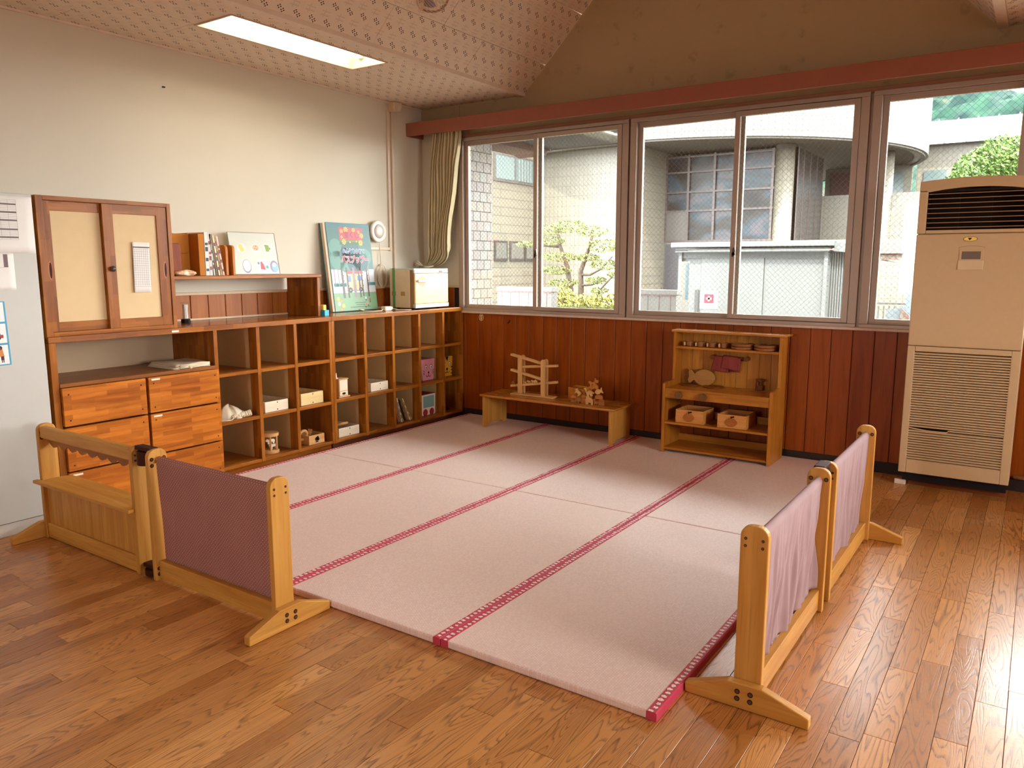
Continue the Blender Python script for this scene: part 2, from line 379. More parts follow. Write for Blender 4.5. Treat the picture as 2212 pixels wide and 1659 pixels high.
_fc = bpy.data.curves.new('glyphs', 'FONT'); _fo = bpy.data.objects.new('glyphs', _fc); COL.objects.link(_fo)
def glyphs(txt, size, offset=0.0, align='CENTER'):
    _fc.body = txt; _fc.size = size; _fc.offset = offset; _fc.align_x = align; _fc.align_y = 'CENTER'; _fc.fill_mode = 'BOTH'; _fc.dimensions = '2D'; _fc.resolution_u = 3
    dg = bpy.context.evaluated_depsgraph_get(); dg.update()
    me = bpy.data.meshes.new_from_object(_fo.evaluated_get(dg)); v = [tuple(p.co) for p in me.vertices]; f = [tuple(p.vertices) for p in me.polygons]
    bpy.data.meshes.remove(me); return v, f
class Frame:
    """a flat print frame: origin, right and up unit vectors, outward normal"""
    def __init__(s, o, u, v): s.o = Vector(o); s.u = Vector(u).normalized(); s.v = Vector(v).normalized(); s.n = s.u.cross(s.v).normalized()
    def p(s, a, b, h=0.0): return s.o+s.u*a+s.v*b+s.n*h
    def poly(s, mb, pts, h=.0006): mb.poly([s.p(a, b, h) for a, b in pts])
    def rect(s, mb, a0, a1, b0, b1, h=.0006): s.poly(mb, [(a0, b0), (a1, b0), (a1, b1), (a0, b1)], h)
    def disc(s, mb, a, b, r, h=.0006, n=18, ry=None, a0=0, a1=2*pi):
        ry = r if ry is None else ry; full = abs(a1-a0-2*pi) < 1e-6
        s.poly(mb, [(a+r*cos(a0+(a1-a0)*i/(n if full else n-1)), b+ry*sin(a0+(a1-a0)*i/(n if full else n-1))) for i in range(n)], h)
    def text(s, mb, txt, a, b, size, h=.001, offset=0.0, align='CENTER', sx=1.0):
        v, f = glyphs(txt, size, offset, align); mb.add([s.p(a+q[0]*sx, b+q[1], h) for q in v], f)
    def flower(s, mb, a, b, r, m_pet, m_cen, h=.0008, n=8):
        mb.mat(m_pet)
        for i in range(n):
            t = 2*pi*i/n; s.poly(mb, [(a, b), (a+r*cos(t-.25), b+r*sin(t-.25)), (a+1.12*r*cos(t), b+1.12*r*sin(t)), (a+r*cos(t+.25), b+r*sin(t+.25))], h)
        mb.mat(m_cen); s.disc(mb, a, b, r*.32, h+.0002, 8)

# ------------------------------------------------------------------ room shell
ZC = 2.69                    # flat ceiling height
XA, XB = 1.092, 4.33         # feet of the sloped ceiling
ZT = 3.70                    # flat top of the raised bay
def build_room():
    # floor planks
    fl = sempty('floor'); pw = .0854; x0 = 3.064-pw*36
    part('subfloor', B(-.1, RX+.1, RY-.1, .1, -.06, -.008), plain('dark_gap', (50, 26, 12), .8), fl)
    cand = []; rng = random.Random(3)
    nx = int((RX-x0)/pw)+1
    for i in range(nx):
        xa = x0+i*pw; xb = xa+pw
        if xa < -.05 or xb > RX+.06: continue
        y = RY-rng.random()*.9
        while y < -.005:
            L = rng.choice((.46, .61, .76, .91)); ya, yb = y, min(y+L, -.005); y += L
            if yb-ya < .05 or yb < RY: continue
            ya = max(ya, RY)
            cand.append((xa, xb, ya, yb))
    def area(c):
        ps = []
        for k in range(7):
            yy = c[2]+(c[3]-c[2])*k/6; q = project(((c[0]+c[1])/2, yy, 0))
            if q and 0 <= q[0] <= W_PX and 0 <= q[1] <= H_PX: ps.append(q)
        if len(ps) < 1: return 0
        if c[0] > .5 and c[1] < 3.86 and c[2] > -3.43: return 0
        if c[1] < .5 and c[2] > -3.5: return 0
        w = sum(q[2] for q in ps)/len(ps)
        return len(ps)/7*(c[3]-c[2])/w**3
    sc = sorted(((area(c), j) for j, c in enumerate(cand)), reverse=True)
    big = [j for a, j in sc if a > 0][:298]; bs = set(big); cache = {}
    for j in big:
        xa, xb, ya, yb = cand[j]; L = round(yb-ya, 3)
        if L not in cache:
            g = .0007; cache[L] = B(g, pw-g, g, L-g, -.008, 0).mesh('plank', FLOOR)
        o = link('plank', cache[L], fl); o.location = (xa, ya, 0)
        m = o.modifiers.new('edge', 'BEVEL'); m.width = .0008; m.segments = 1
    mb = MB(); g = .0007
    for j, c in enumerate(cand):
        if j not in bs: mb.box(c[0]+g, c[1]-g, c[2]+g, c[3]-g, -.008, 0)
    o = part('plank_field', mb, FLOOR, fl); o['kind'] = 'stuff'
    # walls
    struct('wall_left', B(-.15, 0, RY-.15, .15, -.1, ZC+.1), WALL)
    wb = sempty('wall_back')
    part('lower_wall', B(0, RX+.15, 0, .15, -.1, .925), WALL, wb)
    part('side_wall', B(0, .425, 0, .15, .925, ZC+.02), WALL, wb)
    part('gable', MB().prism([(.425, 2.405), (RX+.15, 2.405), (RX+.15, ZC+.02), (XB, ZC+.02), (XB-1.01, ZT+.02), (XA+1.01, ZT+.02), (XA, ZC+.02), (.425, ZC+.02)], 'y', 0, .15), GABLE, wb)
    part('gable_end', B(0, .425, -.004, 0, 2.52, ZC+.01), GABLE, wb)
    # right wall with a long daylight opening, wall behind the camera
    wr = sempty('wall_right')
    part('lower_wall', B(RX, RX+.15, RY-.15, .15, -.1, .9), WALL, wr); part('upper_wall', B(RX, RX+.15, RY-.15, .15, 2.4, ZT+.3), WALL, wr)
    part('pier', B(RX, RX+.15, -2.7, 0, .9, 2.4), WALL, wr); part('pier', B(RX, RX+.15, RY, -4.2, .9, 2.4), WALL, wr)
    for y in (-3.45,): part('mullion', B(RX+.04, RX+.1, y-.04, y+.04, .9, 2.4), ALU, wr)
    wf = sempty('wall_front')
    part('lower_wall', B(-.15, RX+.15, RY-.15, RY, -.1, .9), WALL, wf); part('upper_wall', B(-.15, RX+.15, RY-.15, RY, 2.3, ZT+.3), WALL, wf)
    part('pier', B(-.15, 2.75, RY-.15, RY, .9, 2.3), WALL, wf); part('pier', B(3.25, RX+.15, RY-.15, RY, .9, 2.3), WALL, wf); part('mullion', B(2.97, 3.03, RY-.1, RY-.04, .9, 2.3), ALU, wf)  # unseen opening and its mullion, added as fill light from behind
    # ceiling: flat left strip, left slope, flat top, right slope, flat right part, all of perforated boards
    ce = sempty('ceiling'); rng = random.Random(5)
    part('roof_slab', B(-.15, RX+.15, RY-.15, .15, ZT+.06, ZT+.2), WHITE, ce)
    part('roof_slab', B(-.15, XA-.02, RY-.15, .15, ZC+.13, ZC+.3), WHITE, ce); part('roof_slab', B(XB+.02, RX+.15, RY-.15, .15, ZC+.03, ZC+.2), WHITE, ce)
    def boards(o, U, V, n, lu, v0s, off, hole=None):
        """o origin, U along (y), V across; v0s boundaries across"""
        o, U, V = Vector(o), Vector(U), Vector(V); N = Vector(n)*.008
        for r in range(len(v0s)-1):
            u = off[r % len(off)]-.91
            while u < lu:
                ua, ub = max(u, 0)+.0013, min(u+.91, lu)-.0013; u += .91
                if ub-ua < .02: continue
                if hole and r == hole[0]:
                    if ua >= hole[1]-.01 and ub <= hole[2]+.01: continue
                    if ua < hole[1] < ub: ub = hole[1]
                    elif ua < hole[2] < ub: ua = hole[2]
                va, vb = v0s[r]+.0013, v0s[r+1]-.0013
                q = [o+U*a+V*b for a, b in ((ua, va), (ub, va), (ub, vb), (ua, vb))]
                mb = MB(); uvs = [(ua, va), (ub, va), (ub, vb), (ua, vb)]
                mb.add(q+[p+N for p in q], [(0, 1, 2, 3), (4, 5, 6, 7), (0, 1, 5, 4), (1, 2, 6, 5), (2, 3, 7, 6), (3, 0, 4, 7)], [uvs, uvs]+[[(0, 0)]*4]*4)
                part('ceiling_board', mb, CEIL, ce)
    LY = -RY
    boards((0, 0, ZC), (0, -1, 0), (1, 0, 0), (0, 0, 1), LY, [0, .265, .57, .885, XA-.05], (.4, .8, .575, .4), (2, 1.395, 2.60))
    s = sqrt(.5)
    boards((XA, 0, ZC+.012), (0, -1, 0), (s, 0, s), (-s, 0, s), LY, [0, .27, .725, 1.18, 1.42], (.82, .35))
    boards((XA+1.0, 0, ZT), (0, -1, 0), (1, 0, 0), (0, 0, 1), LY, [0, .4, .8, XB-XA-2.0], (.82, .35))
    boards((XB, 0, ZC+.012), (0, -1, 0), (-s, 0, s), (s, 0, s), LY, [0, .27, .725, 1.18, 1.42], (.6, .2))
    boards((XB+.05, 0, ZC), (0, -1, 0), (1, 0, 0), (0, 0, 1), LY, [i*.455 for i in range(10)], (.4, .8))
    part('slope_backing', MB().prism([(XA-.02, ZC+.03), (XA+1.0, ZT+.04), (XB-1.0, ZT+.04), (XB+.02, ZC+.03), (XB+.02, ZC+.06), (XB-1.0, ZT+.07), (XA+1.0, ZT+.07), (XA-.02, ZC+.06)], 'y', RY, 0), WHITE, ce)
    tr = plain('ceiling_trim_paint', (226, 206, 188), .5)
    struct('trim_1', MB().box(XA-.05, XA+.004, RY, 0, ZC-.012, ZC+.02), tr, bev=.003)
    struct('trim_2', MB().box(XB-.004, XB+.05, RY, 0, ZC-.012, ZC+.02), tr, bev=.003)
    struct('trim_3', MB().box(0, .018, RY, 0, ZC-.012, ZC), tr)
    # wainscot boards
    ws = sempty('wainscot_back'); w = .1325; x = .488-w*4; PN = panelw(); me = B(.0018, w-.0018, -.012, -.002, .07, .925).mesh('wainscot_board', PN); hi = B(.0018, w-.0018, -.012, -.002, .07, 1.145).mesh('wainscot_board', PN)
    part('wainscot_backing', B(0, RX, -.003, 0, .07, .925), BASEB, ws); part('wainscot_backing', B(0, .425, -.003, 0, .9, 1.145), BASEB, ws)
    while x < 6.5:
        if x > -.1:
            o = link('wainscot_board', hi if x+w < .42 else me, ws); o.location = (x, 0, 0)
            m = o.modifiers.new('edge', 'BEVEL'); m.width = .0025; m.segments = 1
        x += w
    wl = sempty('wainscot_left'); y = -1.714-.1335*9; me = B(.002, .012, .0018, .1335-.0018, .07, 1.145).mesh('wainscot_board', wood('wainscot_left_veneer', 'z', (176, 104, 46), (148, 78, 28), (104, 50, 14), .4, grain=.7))
    part('wainscot_backing', B(0, .003, -3.0, 0, .07, 1.145), BASEB, wl)
    while y < -.1:
        o = link('wainscot_board', me, wl); o.location = (0, y, 0)
        m = o.modifiers.new('edge', 'BEVEL'); m.width = .0025; m.segments = 1
        y += .1335
    struct('trim_4', B(0, .022, -3.0, -.0, 1.143, 1.163), plain('dado_trim', (206, 176, 140), .5), bev=.003)
    struct('trim_5', B(.0, .425, -.022, 0, 1.143, 1.163), plain('dado_trim', (206, 176, 140), .5), bev=.003)
    struct('trim_6', B(.0, .018, -3.0, 0, .978, .99), plain('dado_trim', (206, 176, 140), .5))
    struct('baseboard_back', B(0, RX, -.016, 0, 0, .074), BASEB, bev=.003)
    struct('baseboard_left', B(0, .016, RY, 0, 0, .074), BASEB, bev=.003)
build_room()

# ------------------------------------------------------------------ window wall
def build_windows():
    pairs = [(.468, 1.982), (2.092, 3.632), (3.747, 5.29), (5.40, 6.94), (7.05, 8.45)]
    z0, z1 = .955, 2.392
    for i, (a, b) in enumerate(pairs):
        wdw = sempty('window_%d' % (i+1), (a, 0, z0)); mid = (a+b)/2
        lo, hi = a-.048, b+.048
        mb = MB(); mb.box(lo, hi, -.028, .07, z0-.012, z0+.012); mb.box(lo, hi, -.028, .07, z1-.01, z1+.02); mb.box(lo, a+.004, -.028, .07, z0+.012, z1-.01); mb.box(b-.004, hi, -.028, .07, z0+.012, z1-.01)
        mb.box(a, b, -.005, .002, z0+.012, z0+.022); mb.box(a, b, -.005, .002, z1-.02, z1-.01)
        part('window_frame', mb, ALU, wdw, bev=.003)
        for (sa, sb, y) in ((a+.006, mid+.03, .018), (mid-.03, b-.006, -.018)):
            mb = MB(); zb, zt, t = z0+.016, z1-.014, .03
            mb.box(sa, sa+.036, y-t/2, y+t/2, zb, zt); mb.box(sb-.036, sb, y-t/2, y+t/2, zb, zt); mb.box(sa+.036, sb-.036, y-t/2, y+t/2, zb, zb+.03); mb.box(sa+.036, sb-.036, y-t/2, y+t/2, zt-.034, zt)
            s = part('sash', mb, ALU, wdw, bev=.002)
            p = part('pane', B(sa+.034, sb-.034, y-.003, y+.003, zb+.028, zt-.032), PANE, None)
            p.parent = s
        mb = MB(); mb.cyl((mid+.0, -.034, 1.42), (mid+.0, -.05, 1.42), .012, 10); mb.prism([(mid-.012, 1.40), (mid+.004, 1.40), (mid+.012, 1.44), (mid+.008, 1.47), (mid-.004, 1.46)], 'y', -.05, -.042)
        part('crescent_lock', mb, plain('dark_lock_metal', (70, 50, 40), .4), wdw)
    for i, (p, q) in enumerate(zip(pairs, pairs[1:])): struct('trim_%d' % (20+i), B(p[1]+.03, q[0]-.03, .0, .075, z0-.012, z1+.02), ALU)
    st = plain('window_header_wood', (150, 96, 70), .5)
    struct('trim_7', B(.425, RX, -.022, .0, 2.405, 2.436), st, bev=.003)
    struct('window_sill_board', MB().box(.425, RX, -.04, .0, .925, .944), SILL, bev=.004)['kind'] = 'structure'
    # curtain box above the windows
    t = thing('curtain_valance', 'long rose brown curtain box running above the windows', 'valance', (0, -.1, 2.437))
    part('front_board', B(.002, RX-.002, -.214, -.196, 2.437, 2.545), PINKB, t, bev=.003)
    part('top_board', B(.002, RX-.002, -.196, -.002, 2.528, 2.545), PINKB, t)
    part('end_board', B(.002, .02, -.196, -.002, 2.437, 2.528), PINKB, t)
    part('curtain_track', B(.05, RX-.1, -.115, -.095, 2.50, 2.526), ALU, t)
    # curtain tied back in the corner
    keys = [(2.50, .215, .505), (2.40, .205, .50), (2.2, .185, .47), (1.95, .185, .455), (1.75, .175, .42), (1.62, .165, .405), (1.52, .155, .40), (1.44, .145, .37), (1.38, .13, .30), (1.345, .12, .20), (1.32, .118, .185), (1.27, .10, .22), (1.15, .085, .235), (1.0, .075, .24)]
    def edge(z):
        for (za, la, ra), (zb, lb, rb) in zip(keys, keys[1:]):
            if z <= za and z >= zb:
                q = (za-z)/(za-zb); return la+(lb-la)*q, ra+(rb-ra)*q
        return keys[-1][1:]
    def fn(u, v):
        z = 2.50-v*1.5; l, r = edge(z)
        squeeze = (r-l)/.29; lean = (1-u)*0.0
        ph = u*2*pi*9.5; amp = .026+.012*min(1, squeeze)
        if z < 1.5 and z > 1.3: amp *= .55
        x = l+(r-l)*(u+.02*sin(ph*.5+v*3)); y = -.105+amp*sin(ph+1.2*sin(v*3.0))+.012*sin(u*7+v*9)
        belly = max(0, 1-abs(z-1.55)/.28)*max(0, u-.45)
        return (x, y-.05*belly, z-.10*max(0, u-.55)*max(0, 1-abs(z-1.42)/.2))
    mb = MB().grid(fn, 150, 60)
    t = thing('curtain', 'olive beige pleated curtain tied back in the corner', 'curtain', (.2, -.1, 1.0))
    o = part('curtain_cloth', mb, CURT, t, smooth=True); o.modifiers.new('th', 'SOLIDIFY').thickness = .002
    mb = MB(); mb.tube([(.16+.05*cos(a), -.105+.055*sin(a), 1.335+.012*sin(a)) for a in [2*pi*i/20 for i in range(21)]], .008, 6)
    for dx, dz in ((-.06, .04), (-.075, .0), (-.05, -.03)): mb.tube([(.115, -.15, 1.335), (.115+dx*.6, -.17, 1.335+dz*.4+.02), (.115+dx, -.165, 1.335+dz)], .006, 6)
    part('tie_band', mb, plain('white_tie_cord', (226, 214, 194), .8), t, smooth=True)
build_windows()

# ------------------------------------------------------------------ tatami mats
def build_tatami():
    xs = [.52, 1.351, 2.166, 2.997, 3.826]; ys = [-3.447, -1.773, -.022]; T = .03
    side = ['beside the cubby shelves', 'second column from the cubby shelves', 'third column from the cubby shelves', 'column farthest from the cubby shelves']
    row = ['front row', 'back row under the windows']
    for c in range(4):
        for r in range(2):
            a, b, y0, y1 = xs[c]+.001, xs[c+1]-.001, ys[r]+.0015, ys[r+1]-.0015
            t = thing('tatami_mat', 'pink tatami mat, %s, %s' % (side[c], row[r]), 'tatami mat', ((a+b)/2, (y0+y1)/2, 0), 'pink tatami mats')
            part('woven_mat', B(a+.003, b-.003, y0, y1, .001, T-.001), TATAMI, t, bev=.006)
            for xa, xb in ((a, a+.034), (b-.034, b)):
                n = 24; prof = [(xa, .001), (xa, T-.004), (xa+.004, T+.0006), (xb-.004, T+.0006), (xb, T-.004), (xb, .001)]; vv = [0, .02, .12, .88, .98, 1]
                mb = MB()
                for i in range(n):
                    ya, yb = y0-.001+(y1-y0+.002)*i/n, y0-.001+(y1-y0+.002)*(i+1)/n
                    for j in range(5):
                        p, q = prof[j], prof[j+1]
                        mb.add([(p[0], ya, p[1]), (q[0], ya, q[1]), (q[0], yb, q[1]), (p[0], yb, p[1])], [(0, 1, 2, 3)], [[(ya+c*3+xa, vv[j]), (ya+c*3+xa, vv[j+1]), (yb+c*3+xa, vv[j+1]), (yb+c*3+xa, vv[j])]])
                for ya in (y0-.001, y1+.001): mb.add([(p[0], ya, p[1]) for p in prof], [tuple(range(6))], [[(.5, .01)]*6])
                part('binding', mb, BORDER, t)
build_tatami()

# ------------------------------------------------------------------ storage units along the left wall
XF, ZS = .46, .975
SCREW = MB().lathe([(.0045, 0), (.0045, .0012), (.003, .0016)], (0, 0, 0), 8, 'x').mesh('screw', DARK)
def screw(parent, p, me=None):
    o = link('screw', me or SCREW, parent); o.location = p; return o
def build_units():
    Y, Zv, Xd = orange('y'), orange('z'), orange('x')
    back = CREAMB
    def upright(t, a, b, z0, split):
        if split:
            part('upright', B(.380, XF, a, b, z0, .942), Zv, t, bev=.0015); part('divider_panel', B(.022, .380, a+.002, b-.002, z0, .942), plain('cream_divider_board', (206, 170, 118), .6, .3, 0, .03), t)
        else: part('upright', B(.022, XF, a, b, z0, .942), Zv, t, bev=.0015)
    # drawer chest with three columns of cubbies
    t = thing('drawer_and_cubby_unit', 'long orange laminated wood unit with six drawers and nine cubbies', 'shelf unit', (.23, -2.53, 0))
    part('worktop', B(.020, XF, -3.5, -1.5675, .942, ZS), orange_gloss('y'), t, bev=.003)
    part('plinth', B(.022, .425, -3.49, -1.575, 0, .044), Y, t)
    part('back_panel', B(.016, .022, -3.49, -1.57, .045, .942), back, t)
    for a, b in ((-3.5, -3.465), (-2.535, -2.509), (-2.2185, -2.192), (-1.910, -1.884), (-1.5915, -1.568)):
        upright(t, a, b, .044, a in (-2.2185, -1.910))
    cols = [(-2.509, -2.2185), (-2.192, -1.910), (-1.884, -1.5915)]
    for a, b in cols:
        for z0, z1 in ((.044, .065), (.337, .359), (.645, .668)):
            part('shelf', B(.022, XF-.002, a, b, z0, z1), Y, t, bev=.0015)
    part('chest_top', B(.022, XF+.004, -3.465, -2.535, .706, .727), wood('chest_top_wood', 'y', (150, 92, 40), (120, 66, 22), (84, 40, 12), .35), t, bev=.002)
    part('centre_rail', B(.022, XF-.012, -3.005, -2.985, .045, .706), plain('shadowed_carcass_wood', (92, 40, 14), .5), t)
    part('chest_floor', B(.022, XF-.004, -3.465, -2.535, .044, .052), Y, t)
    DM = drawer_m()
    for ci, (a, b) in enumerate(((-3.463, -3.003), (-2.987, -2.524))):
        for z0, z1 in ((.500, .704), (.256, .490), (.047, .247)):
            d = part('drawer', B(XF-.004, XF+.020, a, b, z0, z1), DM, t, bev=.002)
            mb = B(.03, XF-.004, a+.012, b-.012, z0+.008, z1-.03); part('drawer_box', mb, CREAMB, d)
            for yy in (a+.03, b-.03):
                for zz in (z0+.03, z1-.035): screw(d, (XF+.0195, yy, zz))
            if not (ci == 0 and z0 > .24):
                part('label_strip', B(XF+.0199, XF+.0208, a+.018, a+.07, z1-.018, z1-.008), WHITE, d)
    part('label_strip', B(XF, XF+.001, -2.81, -2.765, .951, .962), WHITE, t)
    # five-column cubby unit in the corner
    t = thing('cubby_unit', 'orange laminated wood cubby unit with fifteen openings in the corner', 'shelf unit', (.23, -.8, 0))
    part('worktop', B(.020, XF, -1.5665, -.022, .942, ZS), orange_gloss('y'), t, bev=.003)
    part('plinth', B(.022, .425, -1.56, -.03, 0, .042), plain('dark_plinth_wood', (92, 44, 18), .5), t)
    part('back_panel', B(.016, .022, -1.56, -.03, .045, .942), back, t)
    ups = [(-1.566, -1.539), (-1.245, -1.216), (-.934, -.907), (-.620, -.595), (-.310, -.283), (-.052, -.024)]
    for a, b in ups: upright(t, a, b, .042, -1.5 < a < -.2)
    for (q, a), (b, q2) in zip(ups, ups[1:]):
        for z0, z1 in ((.044, .066), (.342, .366), (.645, .668)):
            part('shelf', B(.022, XF-.002, a, b, z0, z1), Y, t, bev=.0015)
    # sliding door wall cabinet standing on the worktop
    t = thing('sliding_door_cabinet', 'orange wood cabinet with two cream panelled sliding doors', 'cabinet', (.23, -3.13, ZS))
    y0, y1, zt = -3.5, -2.764, 1.692
    for a, b in ((y0, y0+.036), (y1-.024, y1)): part('side_panel', B(.022, .452, a, b, ZS, zt), Zv, t, bev=.002)
    part('top_panel', B(.022, .452, y0+.036, y1-.024, zt-.022, zt), Y, t, bev=.002)
    part('bottom_panel', B(.022, .452, y0+.036, y1-.024, ZS, ZS+.022), Y, t, bev=.002)
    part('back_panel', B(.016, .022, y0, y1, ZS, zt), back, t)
    for nm, (a, b), x in (('rear', (-3.463, -3.10), .405), ('front', (-3.162, -2.79), .428)):
        d = thing('sliding_door', '', '', (x, a, ZS)); del d['label']; del d['category']; d.parent = t; d.matrix_parent_inverse = Matrix.Translation(-Vector(t.location))
        zb, zz = ZS+.022, zt-.022
        part('stile', B(x, x+.018, a, a+.058 if nm == 'front' else a+.044, zb, zz), Zv, d, bev=.0015); part('stile', B(x, x+.018, b-.062, b, zb, zz), Zv, d, bev=.0015)
        part('rail', B(x, x+.0178, a+.04, b-.06, zb, zb+.05), Y, d, bev=.0015); part('rail', B(x, x+.0178, a+.04, b-.06, zz-.05, zz), Y, d, bev=.0015)
        part('door_panel', B(x+.004, x+.010, a+.04, b-.05, zb+.045, zz-.045), plain('cream_door_panel', (216, 186, 140), .55, .3, 0, .03), d)
        yc = a+.022 if nm == 'rear' else b-.026
        fr = Frame((x+.0182, yc, 1.315), (0, 1, 0), (0, 0, 1)); mb = MB()
        mb.mat(0); fr.disc(mb, 0, 0, .011, .0003, 20, .048); mb.mat(1); fr.disc(mb, .002, 0, .007, .0006, 20, .042)
        part('finger_pull', mb, [OR and plain('pull_rim', (176, 98, 30), .4), DARK], d)
        if nm == 'front':
            part('knob', MB().lathe([(.006, 0), (.006, .008), (.014, .010), (.016, .016), (.011, .022), (.004, .024)], (x+.018, -3.13, 1.322), 14, 'x'), plain('dark_knob', (62, 50, 46), .35), d, smooth=True)
    # two-tier riser next to it
    t = thing('worktop_riser_shelf', 'orange wood riser shelf holding books on the worktop', 'shelf', (.18, -2.16, ZS))
    part('shelf_board', MB().prism([(-2.763, 1.254), (-1.565, 1.254), (-1.552, 1.259), (-1.547, 1.267), (-1.552, 1.274), (-1.565, 1.277), (-2.763, 1.277)], 'x', .024, .36), Y, t, bev=.003)
    part('end_panel', B(.024, .352, -1.588, -1.562, ZS, 1.254), Zv, t, bev=.002)
OR = True
build_units()

# ------------------------------------------------------------------ white cabinet at the left edge with notices
def build_white_cabinet():
    t = thing('white_cabinet', 'tall off-white cabinet front at the far left with notices', 'cabinet', (.25, -4.1, 0))
    wc = plain('off_white_enamel', (194, 192, 184), .45, .4, 0, .02)
    part('body', B(.01, .488, -4.62, -3.535, .065, 1.69), wc, t, bev=.004)
    part('door', B(.488, .503, -4.06, -3.538, .07, 1.685), wc, t, bev=.002); part('door', B(.488, .503, -4.615, -4.065, .07, 1.685), wc, t, bev=.002)
    part('kick_board', B(.02, .485, -4.61, -3.545, 0, .063), plain('white_kick', (206, 200, 190), .5), t)
    def sheet(name, label, cat, y0, y1, z0, z1, x, art=None, tilt=0.0, group=None, curl=0.0):
        s = thing(name, label, cat, (x, (y0+y1)/2, z0), group)
        U = Vector((0, cos(tilt), sin(tilt))); V = Vector((0, -sin(tilt), cos(tilt))); o = Vector((x, y0, z0))
        mb = MB().grid(lambda u, v: tuple(o+U*(u*(y1-y0))+V*(v*(z1-z0))+Vector((curl*max(0, u-.7)**2*8*abs(v-.1)*1.2, 0, 0))), 10, 8)
        q = part('sheet', mb, PAPER, s, smooth=True); q.modifiers.new('th', 'SOLIDIFY').thickness = .0006
        if art: art(s, Frame(o, U, V), y1-y0, z1-z0)
        return s
    def table_art(rows, bars, x1, z0f, z1f):
        def f(s, fr, w, h):
            mb = MB()
            for i in range(rows+1):
                z = h*(z0f+(z1f-z0f)*i/rows); fr.rect(mb, .0, w*x1, z-.0004, z+.0004, .0012)
            for b in bars: fr.rect(mb, 0, w*x1, h*b-.0035, h*b+.0035, .0012)
            for i in range(9): a = w*x1*i/8; fr.rect(mb, a-.0004, a+.0004, h*z0f, h*z1f, .0012)
            part('printed_table', mb, INK, s)
        return f
    sheet('timetable_notice', 'large printed timetable sheet taped high on the white cabinet', 'notice', -3.91, -3.54, 1.40, 1.672, .5045, table_art(24, (.28, .42, .58, .72, .86), .80, .24, .94), .0, 'papers on the white cabinet', .0015)
    sheet('small_notice', 'small printed sheet hanging below the large timetable', 'notice', -3.92, -3.645, 1.222, 1.40, .5041, lambda s, fr, w, h: (part('printed_table', (lambda mb: (fr.rect(mb, w*.83, w*.90, h*.62, h*.97), fr.rect(mb, .0, w*.83, h*.61, h*.615), mb)[-1])(MB()), INK, s)), 0, 'papers on the white cabinet')
    def poster(s, fr, w, h):
        blue = plain('poster_blue', (66, 156, 196), .6); skin = plain('poster_skin', (226, 170, 130), .7); hair = plain('poster_hair', (70, 34, 26), .7); red = plain('poster_red', (168, 66, 58), .7); org = plain('poster_orange', (206, 130, 62), .7); grn = plain('poster_green', (126, 138, 84), .7); wh = plain('poster_white', (238, 236, 232), .7)
        mb = MB(); e = .0010
        mb.mat(0); fr.rect(mb, 0, w, 0, h, e)
        mb.mat(6)
        for k in range(3): fr.rect(mb, .012, w-.008, h*(k/3)+.006, h*((k+1)/3)-.004, e+.0003)
        a = w-.062
        # bottom panel: an adult bending to a child
        mb.mat(2); fr.disc(mb, a+.018, .086, .0105, e+.0006); mb.mat(4); fr.poly(mb, [(a+.012, .076), (a+.028, .08), (a+.034, .044), (a+.014, .044)], e+.0006); mb.mat(2); fr.rect(mb, a+.018, a+.032, .026, .045, e+.0007); fr.rect(mb, a+.02, a+.024, .014, .026, e+.0007); fr.rect(mb, a+.027, a+.031, .014, .026, e+.0007)
        mb.mat(1); fr.disc(mb, a+.012, .083, .007, e+.0008)
        mb.mat(2); fr.disc(mb, a-.012, .068, .010, e+.0006); mb.mat(1); fr.disc(mb, a-.01, .065, .0075, e+.0008); mb.mat(5); fr.rect(mb, a-.019, a-.002, .032, .057, e+.0006); mb.mat(2); fr.rect(mb, a-.017, a-.011, .014, .032, e+.0006); fr.rect(mb, a-.009, a-.003, .014, .032, e+.0006)
        # middle panel: a small car
        z = h/3; mb.mat(3); fr.poly(mb, [(a-.05, z+.03), (a+.04, z+.03), (a+.04, z+.046), (a-.05, z+.046)], e+.0006); mb.mat(0); fr.poly(mb, [(a-.03, z+.046), (a+.03, z+.046), (a+.02, z+.07), (a-.02, z+.07)], e+.0006); mb.mat(2); fr.disc(mb, a-.02, z+.03, .008, e+.0008); fr.disc(mb, a+.02, z+.03, .008, e+.0008); fr.disc(mb, a-.006, z+.062, .010, e+.0008)
        # top panel: a person's head and hands
        z = 2*h/3; mb.mat(2); fr.disc(mb, a+.008, z+.078, .014, e+.0006); mb.mat(1); fr.disc(mb, a+.006, z+.068, .011, e+.0008); mb.mat(3); fr.rect(mb, a-.012, a+.018, z+.03, z+.056, e+.0007); mb.mat(0); fr.disc(mb, a+.004, z+.028, .013, e+.0008)
        part('printed_picture', mb, [blue, skin, hair, red, org, grn, wh], s)
    sheet('safety_poster', 'blue bordered picture poster with people low on the white cabinet', 'poster', -3.93, -3.70, .855, 1.165, .5043, poster, .02, 'papers on the white cabinet')
    sheet('door_list_paper', 'narrow printed list taped to the right sliding door', 'notice', -3.012, -2.912, 1.19, 1.47, .4492, table_art(16, (.9,), 1.0, .12, .86), -.02, None)
build_white_cabinet()

